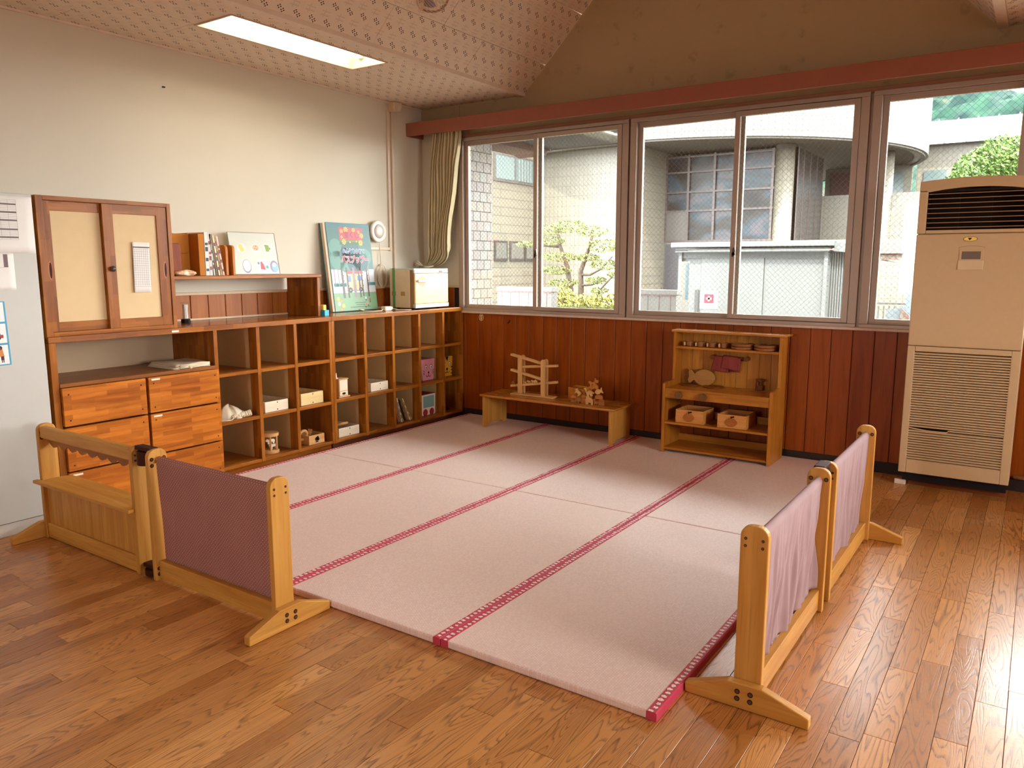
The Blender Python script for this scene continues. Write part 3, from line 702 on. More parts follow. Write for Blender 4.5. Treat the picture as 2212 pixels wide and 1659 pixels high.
# ------------------------------------------------------------------ things on the riser shelf and the worktop
def rounded(pts_c, r, seg=4):
    return pts_c
def build_worktop_things():
    zt = 1.277
    # cardboard magazine file
    card = plain('brown_cardboard', (190, 122, 48), .75, .2); slot = plain('cardboard_slot', (120, 70, 28), .8)
    t = thing('magazine_file', 'large brown cardboard file box with a cut flap', 'file box', (.2, -2.48, zt))
    part('carton', B(.06, .30, -2.492, -2.452, zt, 1.535), card, t, bev=.002)
    fr = Frame((.3004, -2.492, zt), (0, 1, 0), (0, 0, 1))
    t2 = thing('cardboard_folder_box', 'broad cardboard folder standing left of the books', 'file box', (.2, -2.6, zt))
    part('front_board', B(.20, .206, -2.70, -2.495, zt, 1.535), card, t2, bev=.001)
    part('rear_board', B(.03, .036, -2.70, -2.495, zt, 1.545), card, t2, bev=.001)
    part('side_board', B(.036, .20, -2.501, -2.495, zt, 1.54), card, t2)
    fr = Frame((.2062, -2.70, zt), (0, 1, 0), (0, 0, 1)); mb = MB()
    pts = [(.12, .105), (.128, .128), (.14, .135), (.19, .137), (.202, .15)]
    for (a, b), (c, d) in zip(pts, pts[1:]): fr.poly(mb, [(a, b), (c, d), (c, d+.003), (a, b+.003)])
    fr.text(mb, 'YYY', .085, .155, .012, .0006)
    part('flap_line', mb, slot, t2)
    # wooden rack panel with slot left of it
    t = thing('wooden_slotted_bookend', 'reddish wooden bookend with a slot beside the cabinet', 'bookend', (.25, -2.63, zt))
    mb = MB(); rr = .02
    prof = [(-2.70, zt), (-2.585, zt), (-2.585, 1.455)]+[(-2.605+.02*cos(a), 1.455+.02*sin(a)) for a in (pi/8, pi/4, 3*pi/8, pi/2)]+[(-2.70, 1.475)]
    mb.prism(prof, 'x', .235, .255); part('panel', mb, wood('red_beech', 'z', (150, 72, 26), (122, 50, 14), None, .45), t, bev=.002)
    part('slot', B(.2548, .2556, -2.70, -2.64, 1.40, 1.425), DARK, t)
    # books
    cols = [('white and navy', (226, 220, 210)), ('grey white', (214, 206, 198)), ('green striped white', (198, 206, 192)), ('dull brown', (126, 84, 48)), ('cream and black', (226, 208, 170)), ('tan', (178, 136, 84)), ('pale pink', (216, 186, 172))]
    ys = [(-2.449, -2.449, .026), (-2.421, -2.425, .020), (-2.392, -2.415, .010), (-2.376, -2.405, .011), (-2.358, -2.392, .012), (-2.341, -2.378, .011), (-2.325, -2.365, .012)]
    for i, ((nm, c), (yb, yt, th)) in enumerate(zip(cols, ys)):
        t = thing('book', '%s thin picture book, number %s from the cardboard file' % (nm, ['one', 'two', 'three', 'four', 'five', 'six', 'seven'][i]), 'book', (.2, yb, zt), 'books on the riser shelf')
        H = 1.545-.004*i
        mb = MB(); mb.add([(x, y, z) for x in (.07, .30) for y, z in ((yb, zt), (yb+th, zt), (yt+th, H), (yt, H))], [(0, 1, 2, 3), (4, 5, 6, 7), (0, 1, 5, 4), (1, 2, 6, 5), (2, 3, 7, 6), (3, 0, 4, 7)])
        part('book_block', mb, plain('book_%d' % i, c, .5, .4, 0, .05, 40), t)
        mb = MB()
        for k in range(4):
            q0, q1 = .1+.2*k+.03*((i*7+k) % 3), .16+.2*k+.05*((i+k) % 3)
            P = lambda q, s: (.3005, yb+(yt-yb)*q+th*s, zt+(H-zt)*q)
            mb.add([P(q0, .12), P(q0, .88), P(q1, .88), P(q1, .12)], [(0, 1, 2, 3)])
        part('spine_print', mb, plain('spine_print_%d' % (i % 4), [(52, 72, 88), (150, 70, 64), (84, 60, 44), (110, 100, 96)][i % 4], .6), t)
    # two wooden bookend boards
    for i, (y, lab) in enumerate(((-2.30, 'orange wood bookend board pressed against the books'), (-2.248, 'orange wood bookend board next to the sticker board'))):
        mb = MB(); prof = [(.09, zt), (.30, zt), (.30, 1.445)]+[(.275+.025*cos(a), 1.445+.025*sin(a)) for a in (pi/8, pi/4, 3*pi/8, pi/2)]+[(.09, 1.47)]
        mb.prism(prof, 'y', y, y+.018); o = part('bookend', mb, wood('honey_beech', 'z', (206, 132, 52), (182, 102, 30), None, .4), bev=.002)
        tag(o, lab, 'bookend', 'wooden bookends on the riser shelf')
    # snack packet
    def pouch(c, rx, ry, rz, rot=0, pinch=.35, seed=1):
        rg = random.Random(seed); ph = [rg.random()*6 for _ in range(6)]
        def f(u, v):
            a, b = u*2*pi, (v-.5)*pi
            k = cos(b)**.55 if cos(b) > 0 else 0
            x, y, z = rx*k*cos(a), ry*sin(b), rz*k*sin(a)
            z *= (1-.25*abs(sin(b))); w = 1+.10*sin(5*a+ph[0])*cos(3*b+ph[1])+.07*sin(9*b+ph[2])*sin(3*a+ph[3])
            x, z = x*w, max(z*w, -rz*.8)
            xr, yr = x*cos(rot)-y*sin(rot), x*sin(rot)+y*cos(rot)
            return (c[0]+xr, c[1]+yr, c[2]+z+rz*.8)
        return MB().grid(f, 36, 24)
    k = Mat('printed_film', .35, .5); k.col(k.ramp(k.noise(k.pos(), 26, 2), [(.35, C4((240, 226, 196))), (.5, C4((226, 192, 150))), (.62, C4((214, 140, 110))), (.75, C4((244, 236, 214)))]))
    tag(part('snack_packet', pouch((.31, -2.60, zt), .028, .075, .020, .12), k.m, smooth=True), 'crumpled cream and pink packet lying on the riser shelf', 'packet')
    # sticker board leaning on the wall
    t = thing('sticker_board', 'pale grey board with food stickers leaning on the wall', 'board', (.1, -2.1, zt))
    bl = Vector((.115, -2.11, zt+.002)); U = Vector((0, 1, 0)); V = Vector((-.05, 0, .29)).normalized(); fr = Frame(bl, U, V)
    quad = [(0, 0), (.39, 0), (.39, .29), (0, .29)]
    mb = MB(); f0 = [fr.p(a, b, 0) for a, b in quad]; f1 = [fr.p(a, b, -.008) for a, b in quad]
    mb.add(f0+f1, [(0, 1, 2, 3), (4, 5, 6, 7), (0, 1, 5, 4), (1, 2, 6, 5), (2, 3, 7, 6), (3, 0, 4, 7)])
    part('board', mb, plain('pale_grey_laminate', (204, 204, 192), .25, .5, 0, .02), t, bev=.002)
    mb = MB()
    for (a, b), (c, d) in zip(quad[1:], quad[2:]+quad[:1]): mb.tube([fr.p(a, b, .001), fr.p(c, d, .001)], .0025, 6)
    part('edge_strip', mb, plain('brushed_edge', (176, 164, 152), .4), t)
    stk = [plain('sticker_white', (236, 236, 232), .4), plain('sticker_yellow', (236, 196, 96), .5), plain('sticker_rice', (226, 176, 130), .5), plain('sticker_green', (128, 156, 50), .5), plain('sticker_red', (190, 74, 84), .5), plain('sticker_teal', (110, 160, 150), .5), plain('sticker_blue', (140, 184, 206), .5), plain('sticker_mauve', (150, 128, 160), .5)]
    def sticker(lab, draw):
        mb = MB(); draw(mb); tag(part('food_sticker', mb, stk), lab, 'sticker', 'food stickers on the board')
    def d1(mb): mb.mat(0); fr.disc(mb, .055, .20, .032, .0008); mb.mat(1); fr.disc(mb, .048, .21, .018, .0012); fr.disc(mb, .058, .192, .018, .0013)
    def d2(mb): mb.mat(0); fr.disc(mb, .165, .205, .036, .0008, ry=.030); mb.mat(2); fr.disc(mb, .162, .21, .028, .0012, ry=.021); mb.mat(4); fr.disc(mb, .155, .205, .004, .0016); fr.disc(mb, .17, .20, .004, .0016); fr.disc(mb, .166, .219, .004, .0016)
    def d3(mb): mb.mat(0); fr.poly(mb, [(.248, .235), (.302, .23), (.318, .20), (.30, .165), (.262, .165)], .0008); mb.mat(3); fr.poly(mb, [(.256, .228), (.295, .224), (.295, .178), (.266, .178)], .0012); fr.disc(mb, .30, .20, .009, .0013)
    def d4(mb): mb.mat(7); fr.disc(mb, .11, .075, .036, .0008, ry=.048); mb.mat(0); fr.disc(mb, .11, .079, .031, .0012, ry=.040)
    def d5(mb): mb.mat(0); fr.disc(mb, .215, .072, .058, .0008, ry=.05); mb.mat(4); fr.poly(mb, [(.196, .05), (.238, .045), (.226, .085), (.21, .105), (.20, .10)], .0012); mb.mat(5); fr.disc(mb, .253, .065, .014, .0012, 5); mb.mat(7); fr.disc(mb, .183, .092, .010, .0012)
    def d6(mb): mb.mat(7); fr.disc(mb, .318, .078, .036, .0008, ry=.042); mb.mat(6); fr.disc(mb, .322, .072, .028, .0012, ry=.034); mb.mat(0); fr.disc(mb, .318, .09, .016, .0016)
    for lab, d, da, db in (('yellow food sticker on a round plate', d1, .039, -.02), ('brown rice bowl sticker on a white dish', d2, .049, -.025), ('green cup sticker at the top right of the board', d3, .03, -.02), ('white round dish sticker with a mauve rim', d4, .007, -.02), ('large round sticker with red and teal foods', d5, .033, -.016), ('bluish bowl sticker at the lower right corner of the board', d6, .03, -.025)):
        fr = Frame(bl+U*da+V*db, U, V); sticker(lab, d)
    # glass dispenser under the riser
    t = thing('glass_bottle', 'faceted clear glass bottle with a black base under the riser', 'bottle', (.16, -2.52, ZS))
    mb = MB(); c = (.16, -2.52, ZS)
    mb.lathe([(.026, .028), (.024, .06), (.022, .09), (.026, .12), (.026, .132)], c, 8); part('glass_body', mb, CLEAR, t)
    part('black_base', MB().lathe([(.029, 0), (.03, .004), (.028, .026)], c, 8), BLACK, t)
    part('inner_liner', MB().lathe([(.016, .03), (.014, .075), (.017, .118)], c, 8), WHITE, t)
    # little yellow and blue boxes
    t = thing('yellow_blue_box', 'small bright yellow block on a cyan blue box', 'box', (.36, -1.53, ZS))
    part('cyan_box', B(.335, .38, -1.552, -1.51, ZS, 1.018), plain('cyan_plastic', (40, 170, 214), .35), t, bev=.003)
    part('yellow_block', B(.338, .368, -1.552, -1.524, 1.018, 1.055), plain('yellow_paper', (238, 214, 88), .6), t, bev=.002)
build_worktop_things()

# ------------------------------------------------------------------ big picture book
def build_big_book():
    t = thing('big_picture_book', 'giant green bus picture book leaning against the wall', 'book', (.1, -1.0, ZS))
    bl = Vector((.135, -1.218, ZS+.004)); br = Vector((.135, -.757, ZS+.004)); V = Vector((-.085, 0, .69)).normalized(); U = Vector((0, 1, 0))
    fr = Frame(bl, U, V); W, H = .472, .695
    def slab(a0, a1, b0, b1, h0, h1):
        q = [(a0, b0), (a1, b0), (a1, b1), (a0, b1)]; mb = MB(); mb.add([fr.p(a, b, h0) for a, b in q]+[fr.p(a, b, h1) for a, b in q], [(0, 1, 2, 3), (4, 5, 6, 7), (0, 1, 5, 4), (1, 2, 6, 5), (2, 3, 7, 6), (3, 0, 4, 7)]); return mb
    teal = plain('book_teal', (50, 104, 112), .38, .3, 0, .02)
    part('back_cover', slab(-.03, W-.02, .0, H-.004, -.036, -.033), teal, t)
    part('page_block', slab(-.022, W-.012, .004, H-.006, -.033, -.004), plain('page_edge', (206, 186, 160), .8), t)
    part('front_cover', slab(0, W, 0, H, -.004, 0), teal, t, bev=.002)
    M = [('g_crown1', (92, 148, 130)), ('g_crown2', (64, 118, 112)), ('g_dark', (52, 98, 104)), ('p_white', (226, 226, 228)), ('p_ground', (132, 178, 126)), ('p_trunk', (104, 78, 82)), ('p_trunk2', (160, 140, 148)), ('p_bush', (54, 142, 138)), ('bus_cream', (226, 200, 166)), ('bus_red', (204, 60, 66)), ('bus_yellow', (236, 200, 92)), ('bus_win', (120, 156, 196)), ('wheel', (66, 70, 66)), ('red', (206, 58, 74)), ('yellow', (250, 208, 64)), ('hillg', (88, 146, 40)), ('hillg2', (52, 104, 44)), ('ink_blue', (38, 118, 168)), ('title_red', (214, 62, 70)), ('petal_org', (232, 140, 92)), ('small_text', (70, 96, 76)), ('crimson', (160, 24, 44))]
    mats = [plain(n, tuple(v*.86 for v in c), .38, .3, 0, .01) for n, c in M]; ix = {n: i for i, (n, c) in enumerate(M)}
    mb = MB(); e = .0004
    # background bands
    mb.mat(ix['p_white']); fr.rect(mb, .004, W-.004, .13, .33, e)
    mb.mat(ix['p_ground']); fr.rect(mb, .004, W-.004, .004, .145, e*1.3)
    mb.mat(ix['p_bush']); fr.rect(mb, .02, .15, .195, .212, e*1.4); fr.rect(mb, W-.09, W-.004, .20, .225, e*1.4)
    for i in range(6): fr.disc(mb, .03+.022*i, .212, .013, e*1.4, 10)
    # crowns
    mb.mat(ix['g_crown2']); fr.rect(mb, .004, W-.004, .33, H-.03, e*.8)
    for i in range(9): fr.disc(mb, .028+i*.052, .332, .028, e*.9, 14)
    mb.mat(ix['g_crown1'])
    for a, b, r in ((.085, .40, .075), (.08, .50, .07), (.17, .36, .06), (W-.10, .36, .05), (W-.08, .43, .065)): fr.disc(mb, a, b, r, e*1.1, 24)
    mb.mat(ix['g_dark'])
    for a, b, r in ((.235, .47, .10), (.17, .44, .06), (.33, .40, .085), (.26, .38, .075)): fr.disc(mb, a, b, r, e*1.4, 24)
    # distant trunks
    mb.mat(ix['p_trunk2'])
    for a in (.035, .075, .195, W-.065): fr.rect(mb, a-.004, a+.004, .20, .33, e*1.5)
    # bus
    h = e*1.8
    mb.mat(ix['bus_cream']); fr.rect(mb, .15, .33, .155, .305, h)
    mb.mat(ix['bus_red']); fr.rect(mb, .165, .34, .295, .318, h+e*.3)
    mb.mat(ix['bus_yellow']); fr.rect(mb, .215, .262, .165, .295, h+e*.3)
    mb.mat(ix['p_white']); fr.rect(mb, .162, .208, .225, .283, h+e*.4); fr.rect(mb, .268, .325, .235, .283, h+e*.4)
    mb.mat(ix['bus_win']); fr.rect(mb, .166, .204, .229, .279, h+e*.7); fr.rect(mb, .272, .294, .24, .279, h+e*.7); fr.rect(mb, .299, .321, .24, .279, h+e*.7)
    mb.mat(ix['wheel']); fr.disc(mb, .187, .165, .022, h+e, 18); fr.disc(mb, .30, .170, .020, h+e, 18); fr.rect(mb, .14, .335, .160, .163, h+e*.5)
    mb.mat(ix['p_white']); fr.disc(mb, .187, .165, .006, h+e*1.4, 8); fr.disc(mb, .30, .170, .006, h+e*1.4, 8)
    # near trunks
    h = e*3.4
    for a, wd_, m, z0 in ((.115, .012, 'p_trunk', .105), (.165, .008, 'p_trunk', .105), (.238, .015, 'p_trunk2', .105), (.293, .008, 'p_trunk', .105), (.325, .007, 'p_trunk', .115), (.385, .008, 'p_trunk', .11)):
        mb.mat(ix[m]); fr.poly(mb, [(a-wd_, z0), (a+wd_, z0), (a+wd_*.7, .345), (a-wd_*.7, .345)], h)
        for dz in (.22, .26, .30): fr.disc(mb, a+wd_*(1 if int(dz*100) % 4 else -1), dz-.02, .005, h, 8)
    # logo panel
    h = e*2
    mb.mat(ix['red']); fr.rect(mb, .13, .385, .525, .66, h)
    mb.mat(ix['hillg2']); fr.rect(mb, .13, .385, .525, .548, h+e)
    mb.mat(ix['hillg']); [fr.disc(mb, .15+.043*i, .546, .024, h+e*.6, 14, .018) for i in range(6)]
    for a, b, r in ((.158, .632, .016), (.207, .642, .022), (.29, .642, .017), (.345, .628, .013), (.372, .60, .02), (.175, .548, .022), (.355, .542, .022), (.155, .585, .011)): fr.flower(mb, a, b, r, ix['yellow'], ix['petal_org'], h+e*1.4)
    mb.mat(ix['yellow']); fr.disc(mb, .24, .545, .007, h+e*1.6, 8); fr.disc(mb, .31, .552, .007, h+e*1.6, 8)
    for a, b, r, m in ((.045, .10, .016, 'yellow'), (.078, .083, .013, 'petal_org'), (.05, .062, .017, 'p_white'), (.093, .045, .017, 'yellow'), (.068, .018, .014, 'petal_org')): fr.flower(mb, a, b, r, ix[m], ix['yellow'], e*2)
    for a, b, m in ((.345, .10, 'p_white'), (.39, .085, 'bus_red'), (.365, .055, 'petal_org'), (.335, .045, 'petal_org')):
        mb.mat(ix['hillg2']); fr.disc(mb, a, b-.014, .007, e*2, 8, .012); mb.mat(ix[m]); fr.disc(mb, a, b, .008, e*2.4, 8, .012)
    part('cover_print', mb, mats, t)
    mb = MB(); h = .0022
    mb.mat(ix['crimson']); fr.text(mb, '宝くじ', .262, .600, .056, h, .0007)
    fr.text(mb, 'ドリームジャンボ宝くじ', .262, .563, .013, h)
    mb.mat(ix['p_white']); fr.text(mb, 'みんなをのせて', .265, .472, .040, h, .0042, sx=.86); mb.mat(ix['ink_blue']); fr.text(mb, 'みんなをのせて', .265, .472, .040, h+.0006, .0013, sx=.86)
    mb.mat(ix['p_white']); fr.text(mb, 'バスプップー', .272, .405, .062, h, .0058, sx=.82); mb.mat(ix['title_red']); fr.text(mb, 'バスプップー', .272, .405, .062, h+.0006, .0026, sx=.82)
    mb.mat(ix['small_text'])
    for b, txt, s in ((.062, '監修・協力', .010), (.046, '宝くじは、みなさまの暮らしに', .010), (.030, '使われています', .010)): pass
    for b, a0, a1 in ((.064, .22, .335), (.047, .23, .345), (.030, .165, .38)):
        x = a0; rg = random.Random(int(b*1000))
        while x < a1:
            l = .004+.006*rg.random(); fr.rect(mb, x, x+l, b-.0028, b+.0028, h); x += l+.0022
    part('lettering', mb, mats, t)
build_big_book()

# ------------------------------------------------------------------ wall fittings and towel warmer
def build_wall_fittings():
    t = thing('cable_trunking', 'pale double cable trunking running down the left wall', 'cable duct', (.02, -.42, ZS))
    tm = plain('trunking_plastic', (214, 194, 170), .45)
    part('duct', B(0, .016, -.458, -.434, 1.49, 2.62), tm, t, bev=.003); part('duct', B(0, .018, -.408, -.380, ZS+.19, 2.62), tm, t, bev=.003)
    part('side_duct', B(0, .016, -.80, -.434, 1.465, 1.49), tm, t, bev=.003)
    part('elbow', B(0, .019, -.462, -.430, 1.46, 1.50), tm, t, bev=.004)
    mb = MB(); mb.prism([(-.44, 2.64), (-.43, 2.688), (-.335, 2.688), (-.33, 2.655), (-.36, 2.61), (-.42, 2.61)], 'x', .0, .075)
    part('junction_cover', mb, tm, t, bev=.006)
    t = thing('round_wall_light', 'round white wall light beside the big book', 'lamp', (.03, -.625, 1.62))
    c = (.0, -.622, 1.618)
    part('ring', MB().lathe([(.07, .001), (.072, .02), (.088, .03), (.092, .042), (.085, .050), (.062, .048)], c, 40, 'x'), WHITE, t, smooth=True)
    part('lens', MB().lathe([(.06, .046), (.055, .054), (.03, .060), (.001, .061)], c, 32, 'x'), plain('frosted_lens', (206, 192, 180), .3), t, smooth=True)
    pts = [(.03, -.60, 1.545), (.02, -.59, 1.50), (.02, -.585, 1.42), (.022, -.583, 1.34)]
    for i in range(40):
        a = pi/2+2*pi*i/16; r = .005*(i//16); pts.append((.022+.004*sin(i), -.565+(.045+r)*cos(a), 1.245+(.095+r)*sin(a)))
    pts += [(.022, -.57, 1.20), (.022, -.53, 1.16), (.025, -.48, 1.155), (.03, -.44, 1.18)]
    part('looped_cable', MB().tube(pts, .003, 6), plain('cream_cable', (226, 208, 182), .5), t, smooth=True)
    # hot towel cabinet
    t = thing('towel_warmer', 'cream towel warmer box with white handle on the cubby unit', 'appliance', (.17, -.28, ZS))
    y0, y1, xb, xf = -.598, -.155, .13, .40; zb, zt = ZS+.012, 1.312
    body = plain('cream_enamel', (216, 194, 156), .4); part('cabinet_body', B(xb, xf-.045, y0, y1, zb, zt-.012), body, t, bev=.006)
    part('front_collar', B(xf-.047, xf-.012, y0+.002, y1-.002, zb+.002, zt-.012), plain('brownish_collar', (150, 110, 62), .4), t, bev=.003)
    part('top_cap', B(xb, xf+.002, y0, y1, zt-.014, zt), plain('pale_grey_cap', (206, 208, 204), .35), t, bev=.005)
    part('front_strip', B(xf-.012, xf+.004, y0+.003, y1-.003, zt-.038, zt-.013), plain('silver_strip', (200, 206, 206), .3), t, bev=.003)
    mb = MB().mat(0).box(xf+.0038, xf+.005, y1-.13, y1-.012, zt-.035, zt-.017); mb.mat(1).box(xf+.005, xf+.0065, y1-.125, y1-.085, zt-.033, zt-.019); mb.mat(2).box(xf+.005, xf+.0065, y1-.055, y1-.03, zt-.033, zt-.019)
    part('switch_panel', mb, [plain('switch_bezel', (150, 140, 134), .4), plain('red_switch', (110, 30, 26), .35), WHITE], t)
    d = part('door', B(xf-.010, xf+.008, y0+.006, y1-.006, zb+.036, zt-.041), plain('glossy_cream_door', (230, 200, 136), .12, .5, 0, .02), t, bev=.006)
    fr = Frame((xf+.0085, y0+.09, zt-.105), (0, 1, 0), (0, 0, 1)); mb = MB(); fr.disc(mb, 0, 0, .048, .0004, 26); part('handle_recess', mb, plain('recess_brown', (170, 126, 62), .35), d)
    mb = MB().box(xf+.008, xf+.030, y0+.026, y0+.135, zt-.113, zt-.091); part('handle', mb, WHITE, d, bev=.008)
    part('base_tray', B(xf-.05, xf+.010, y0+.004, y1-.002, zb, zb+.034), plain('tray_grey', (190, 192, 188), .3), t, bev=.005)
    for y in (y0+.06, y1-.06):
        for x in (xb+.04, xf-.06): part('foot', MB().cyl((x, y, ZS), (x, y, zb), .012, 10), BLACK, t)
    part('green_strap', B(xb+.035, xb+.062, y0-.003, y0, zb, zt+.002), plain('green_tape', (92, 146, 88), .6), t)
    part('green_strap', B(xb+.035, xb+.062, y0-.002, y1-.01, zt, zt+.002), plain('green_tape', (92, 146, 88), .6), t)
    tp = plain('brown_tape', (176, 132, 72), .5)
    for a, b in ((.09, .045), (.19, .045)): part('brown_tape_patch', B(xb+a-.065, xb+a-.065+b, y0-.0015, y0, zb+.10, zb+.135), tp, t)
    t = thing('power_adapter', 'white power adapter with cord in front of the big book', 'adapter', (.28, -.80, ZS)); iv = plain('ivory_plastic', (228, 210, 182), .4)
    part('plug_block', B(.255, .305, -.84, -.765, ZS, ZS+.035), iv, t, bev=.006); part('plug_end', B(.27, .29, -.765, -.735, ZS+.006, ZS+.03), iv, t, bev=.004)
    mb = MB().tube([(.28, -.84, ZS+.012), (.30, -.88, ZS+.005), (.29, -.97, ZS+.004), (.26, -1.04, ZS+.010), (.22, -1.05, ZS+.02), (.205, -.98, ZS+.012)], .003, 6); mb.tube([(.28, -.74, ZS+.015), (.33, -.70, ZS+.005), (.37, -.66, ZS+.004), (.385, -.62, ZS+.004), (.37, -.64, ZS+.004), (.32, -.74, ZS+.004)], .003, 6)
    part('cord', mb, plain('cream_cable', (226, 208, 182), .5), t, smooth=True)
build_wall_fittings()

# ------------------------------------------------------------------ things in the cubbies
def face_box(name, label, c, y0, y1, x0, x1, z0, z1, colm, draw, taper=.02, cat='box'):
    t = thing(name, label, cat, ((x0+x1)/2, (y0+y1)/2, z0), 'handmade picture boxes in the cubbies')
    mb = MB(); k = taper
    v = [(x0, y0+k, z0), (x1, y0+k, z0), (x1, y1-k, z0), (x0, y1-k, z0), (x0, y0, z1), (x1, y0, z1), (x1, y1, z1), (x0, y1, z1)]
    mb.add(v, [(0, 1, 2, 3), (4, 5, 6, 7), (0, 1, 5, 4), (1, 2, 6, 5), (2, 3, 7, 6), (3, 0, 4, 7)])
    part('box_body', mb, colm, t, bev=.008, seg=3)
    fr = Frame((x1+.001, (y0+y1)/2, (z0+z1)/2), (0, 1, 0), (0, 0, 1)); mb = MB(); mats = draw(fr, mb); part('painted_face', mb, mats, t); return t
def stroke(fr, mb, pts, w, h=.001):
    for (a, b), (c, d) in zip(pts, pts[1:]):
        L = sqrt((c-a)**2+(d-b)**2) or 1; nx, ny = -(d-b)/L*w/2, (c-a)/L*w/2
        fr.poly(mb, [(a+nx, b+ny), (c+nx, d+ny), (c-nx, d-ny), (a-nx, b-ny)], h)
def build_cubby_things():
    def tray(label, y0, y1, z0, z1, xf, depth, mat, group='shallow wooden trays in the cubbies', lid=False):
        t = thing('wooden_tray', label, 'tray', (xf-depth/2, (y0+y1)/2, z0), group); w = .008
        part('front_board', B(xf-w, xf, y0, y1, z0, z1), mat, t, bev=.0015); part('rear_board', B(xf-depth, xf-depth+w, y0, y1, z0, z1), mat, t, bev=.0015)
        part('side_board', B(xf-depth+w, xf-w, y0, y0+w, z0, z1), mat, t); part('side_board', B(xf-depth+w, xf-w, y1-w, y1, z0, z1), mat, t)
        part('tray_floor', B(xf-depth+w, xf-w, y0+w, y1-w, z0, z0+.006), mat, t)
        for z in (z0+.012, z1-.012): screw(t, (xf, (y0+y1)/2+.006, z))
        return t
    pale = wood('pale_tray_wood', 'y', (236, 224, 200), (222, 206, 176), (196, 170, 130), .5)
    tray('pale wooden tray in the middle cubby right of the cloth bag', -2.149, -1.955, .360, .432, .425, .30, pale)
    t = tray('cream wooden tray in the middle cubby above the shape sorter', -1.842, -1.636, .360, .445, .425, .30, wood('cream_tray_wood', 'y', (232, 206, 150), (218, 188, 128), (190, 150, 92), .5))
    tray('pale wooden tray with a lid in the middle cubby beside the little clock toy', -1.150, -.958, .367, .434, .425, .28, pale)
    t = tray('pale wooden tray holding a wooden ring in the bottom cubby', -1.496, -1.287, .067, .135, .425, .28, pale)
    mb = MB(); c = Vector((.34, -1.40, .142))
    mb.add(*_torus((.33, -1.385, .142), .045, .011, .3)); tag(part('wooden_ring', mb, toy(), smooth=True), 'wooden ring lying in the bottom cubby tray', 'toy')
    # papers or toys seen in the trays
    tag(part('tray_filler', MB().box(.16, .40, -2.135, -1.97, .367, .372).box(.20, .30, -2.12, -2.06, .372, .40).box(.31, .38, -2.05, -1.99, .372, .395), toyd(), bev=.003), 'wooden pieces inside the pale tray right of the cloth bag', 'toy')
    # folded canvas on the chest top
    t = thing('folded_canvas_bags', 'stack of folded cream canvas bags on the drawer chest', 'bag', (.3, -2.68, .727))
    for i in range(4):
        z = .728+.007*i
        f = lambda u, v, z=z, i=i: (.16+.28*v+.004*sin(9*u+i), -2.80+.24*u+.008*i*(1-u)+.04*(1-v)*u, z+.0025*sin(7*u+2*i)*sin(5*v)+.004)
        o = part('folded_layer', MB().grid(f, 14, 12), CANVAS, t, smooth=True); o.modifiers.new('th', 'SOLIDIFY').thickness = .006
    mb = MB()
    for i in range(4): mb.tube([(.45, -2.765+.05*j, .732+.006*i+.002*sin(j*3+i)) for j in range(5)], .0035, 6)
    part('drawstring', mb, CANVAS, t, smooth=True)
    mb = MB().lathe([(.001, 0), (.009, .004), (.011, .011), (.008, .018), (.001, .021)], (.455, -2.70, .722), 10); part('knot', mb, CANVAS, t, smooth=True)
    # cloth bag in the first column
    t = thing('cloth_drawstring_bag', 'slumped beige drawstring bag in the middle left cubby', 'bag', (.35, -2.38, .36))
    def f(u, v):
        a, b = u*2*pi, v*pi/2; k = cos(b)
        r = 1+.07*sin(6*a)*k+.05*sin(11*a+3*v)
        return (.33+.085*r*k*cos(a)+.02, -2.375+.108*r*k*sin(a), .360+.082*sin(b)*(1+.10*sin(4*a))*(1-.25*max(0, sin(a))))
    part('bag_body', MB().grid(f, 48, 14), CANVAS, t, smooth=True)
    mb = MB()
    for j in range(16):
        y = -2.41+.009*j; mb.tube([(.425, y, .362), (.437+.004*(j % 2), y+.002, .372+.004*(j % 3)), (.425, y+.004, .384+.0012*j)], .006, 6)
    part('gathered_mouth', mb, CANVAS, t, smooth=True)
    part('drawstring', MB().tube([(.43, -2.40, .366), (.452, -2.43, .363), (.455, -2.47, .364), (.44, -2.50, .366)], .003, 6), CANVAS, t)
    # rattle drum toy
    t = thing('spinning_animal_drum', 'round wooden toy with pillars and cut-out animals', 'toy', (.36, -2.075, .065)); c = (.36, -2.072, .065)
    part('base_disc', MB().lathe([(.058, 0), (.06, .003), (.06, .019), (.057, .022)], c, 28), toy(), t); part('top_disc', MB().lathe([(.058, .118), (.06, .121), (.06, .138), (.057, .141)], c, 28), toy(), t)
    for i in range(4):
        a = pi/4+i*pi/2+.2; part('pillar', MB().cyl((c[0]+.044*cos(a), c[1]+.044*sin(a), c[2]+.02), (c[0]+.044*cos(a), c[1]+.044*sin(a), c[2]+.12), .0065, 10), toy(), t)
    for dz, dy, s in ((.045, .01, 1.0), (.082, -.012, 1.1)):
        q = animal_outline('cow'); mb = MB().prism([(c[1]+dy+(a-.5)*.07*s, c[2]+dz-.018+b*.04) for a, b in q], 'x', c[0]+.012, c[0]+.020); part('animal_cutout', mb, plain('white_wood', (232, 216, 190), .6), t)
    # shape sorter box
    t = thing('shape_sorter_box', 'small wooden box with a tree-shaped hole in the bottom cubby', 'toy box', (.36, -1.71, .065))
    part('front_board', B(.418, .427, -1.785, -1.640, .066, .133), toy('y'), t, bev=.002); part('side_board', B(.30, .418, -1.785, -1.776, .066, .133), toy('x'), t); part('side_board', B(.30, .418, -1.649, -1.640, .066, .133), toy('x'), t); part('rear_board', B(.292, .30, -1.785, -1.640, .066, .133), toy('y'), t); part('box_floor', B(.30, .418, -1.776, -1.649, .066, .072), toy('y'), t)
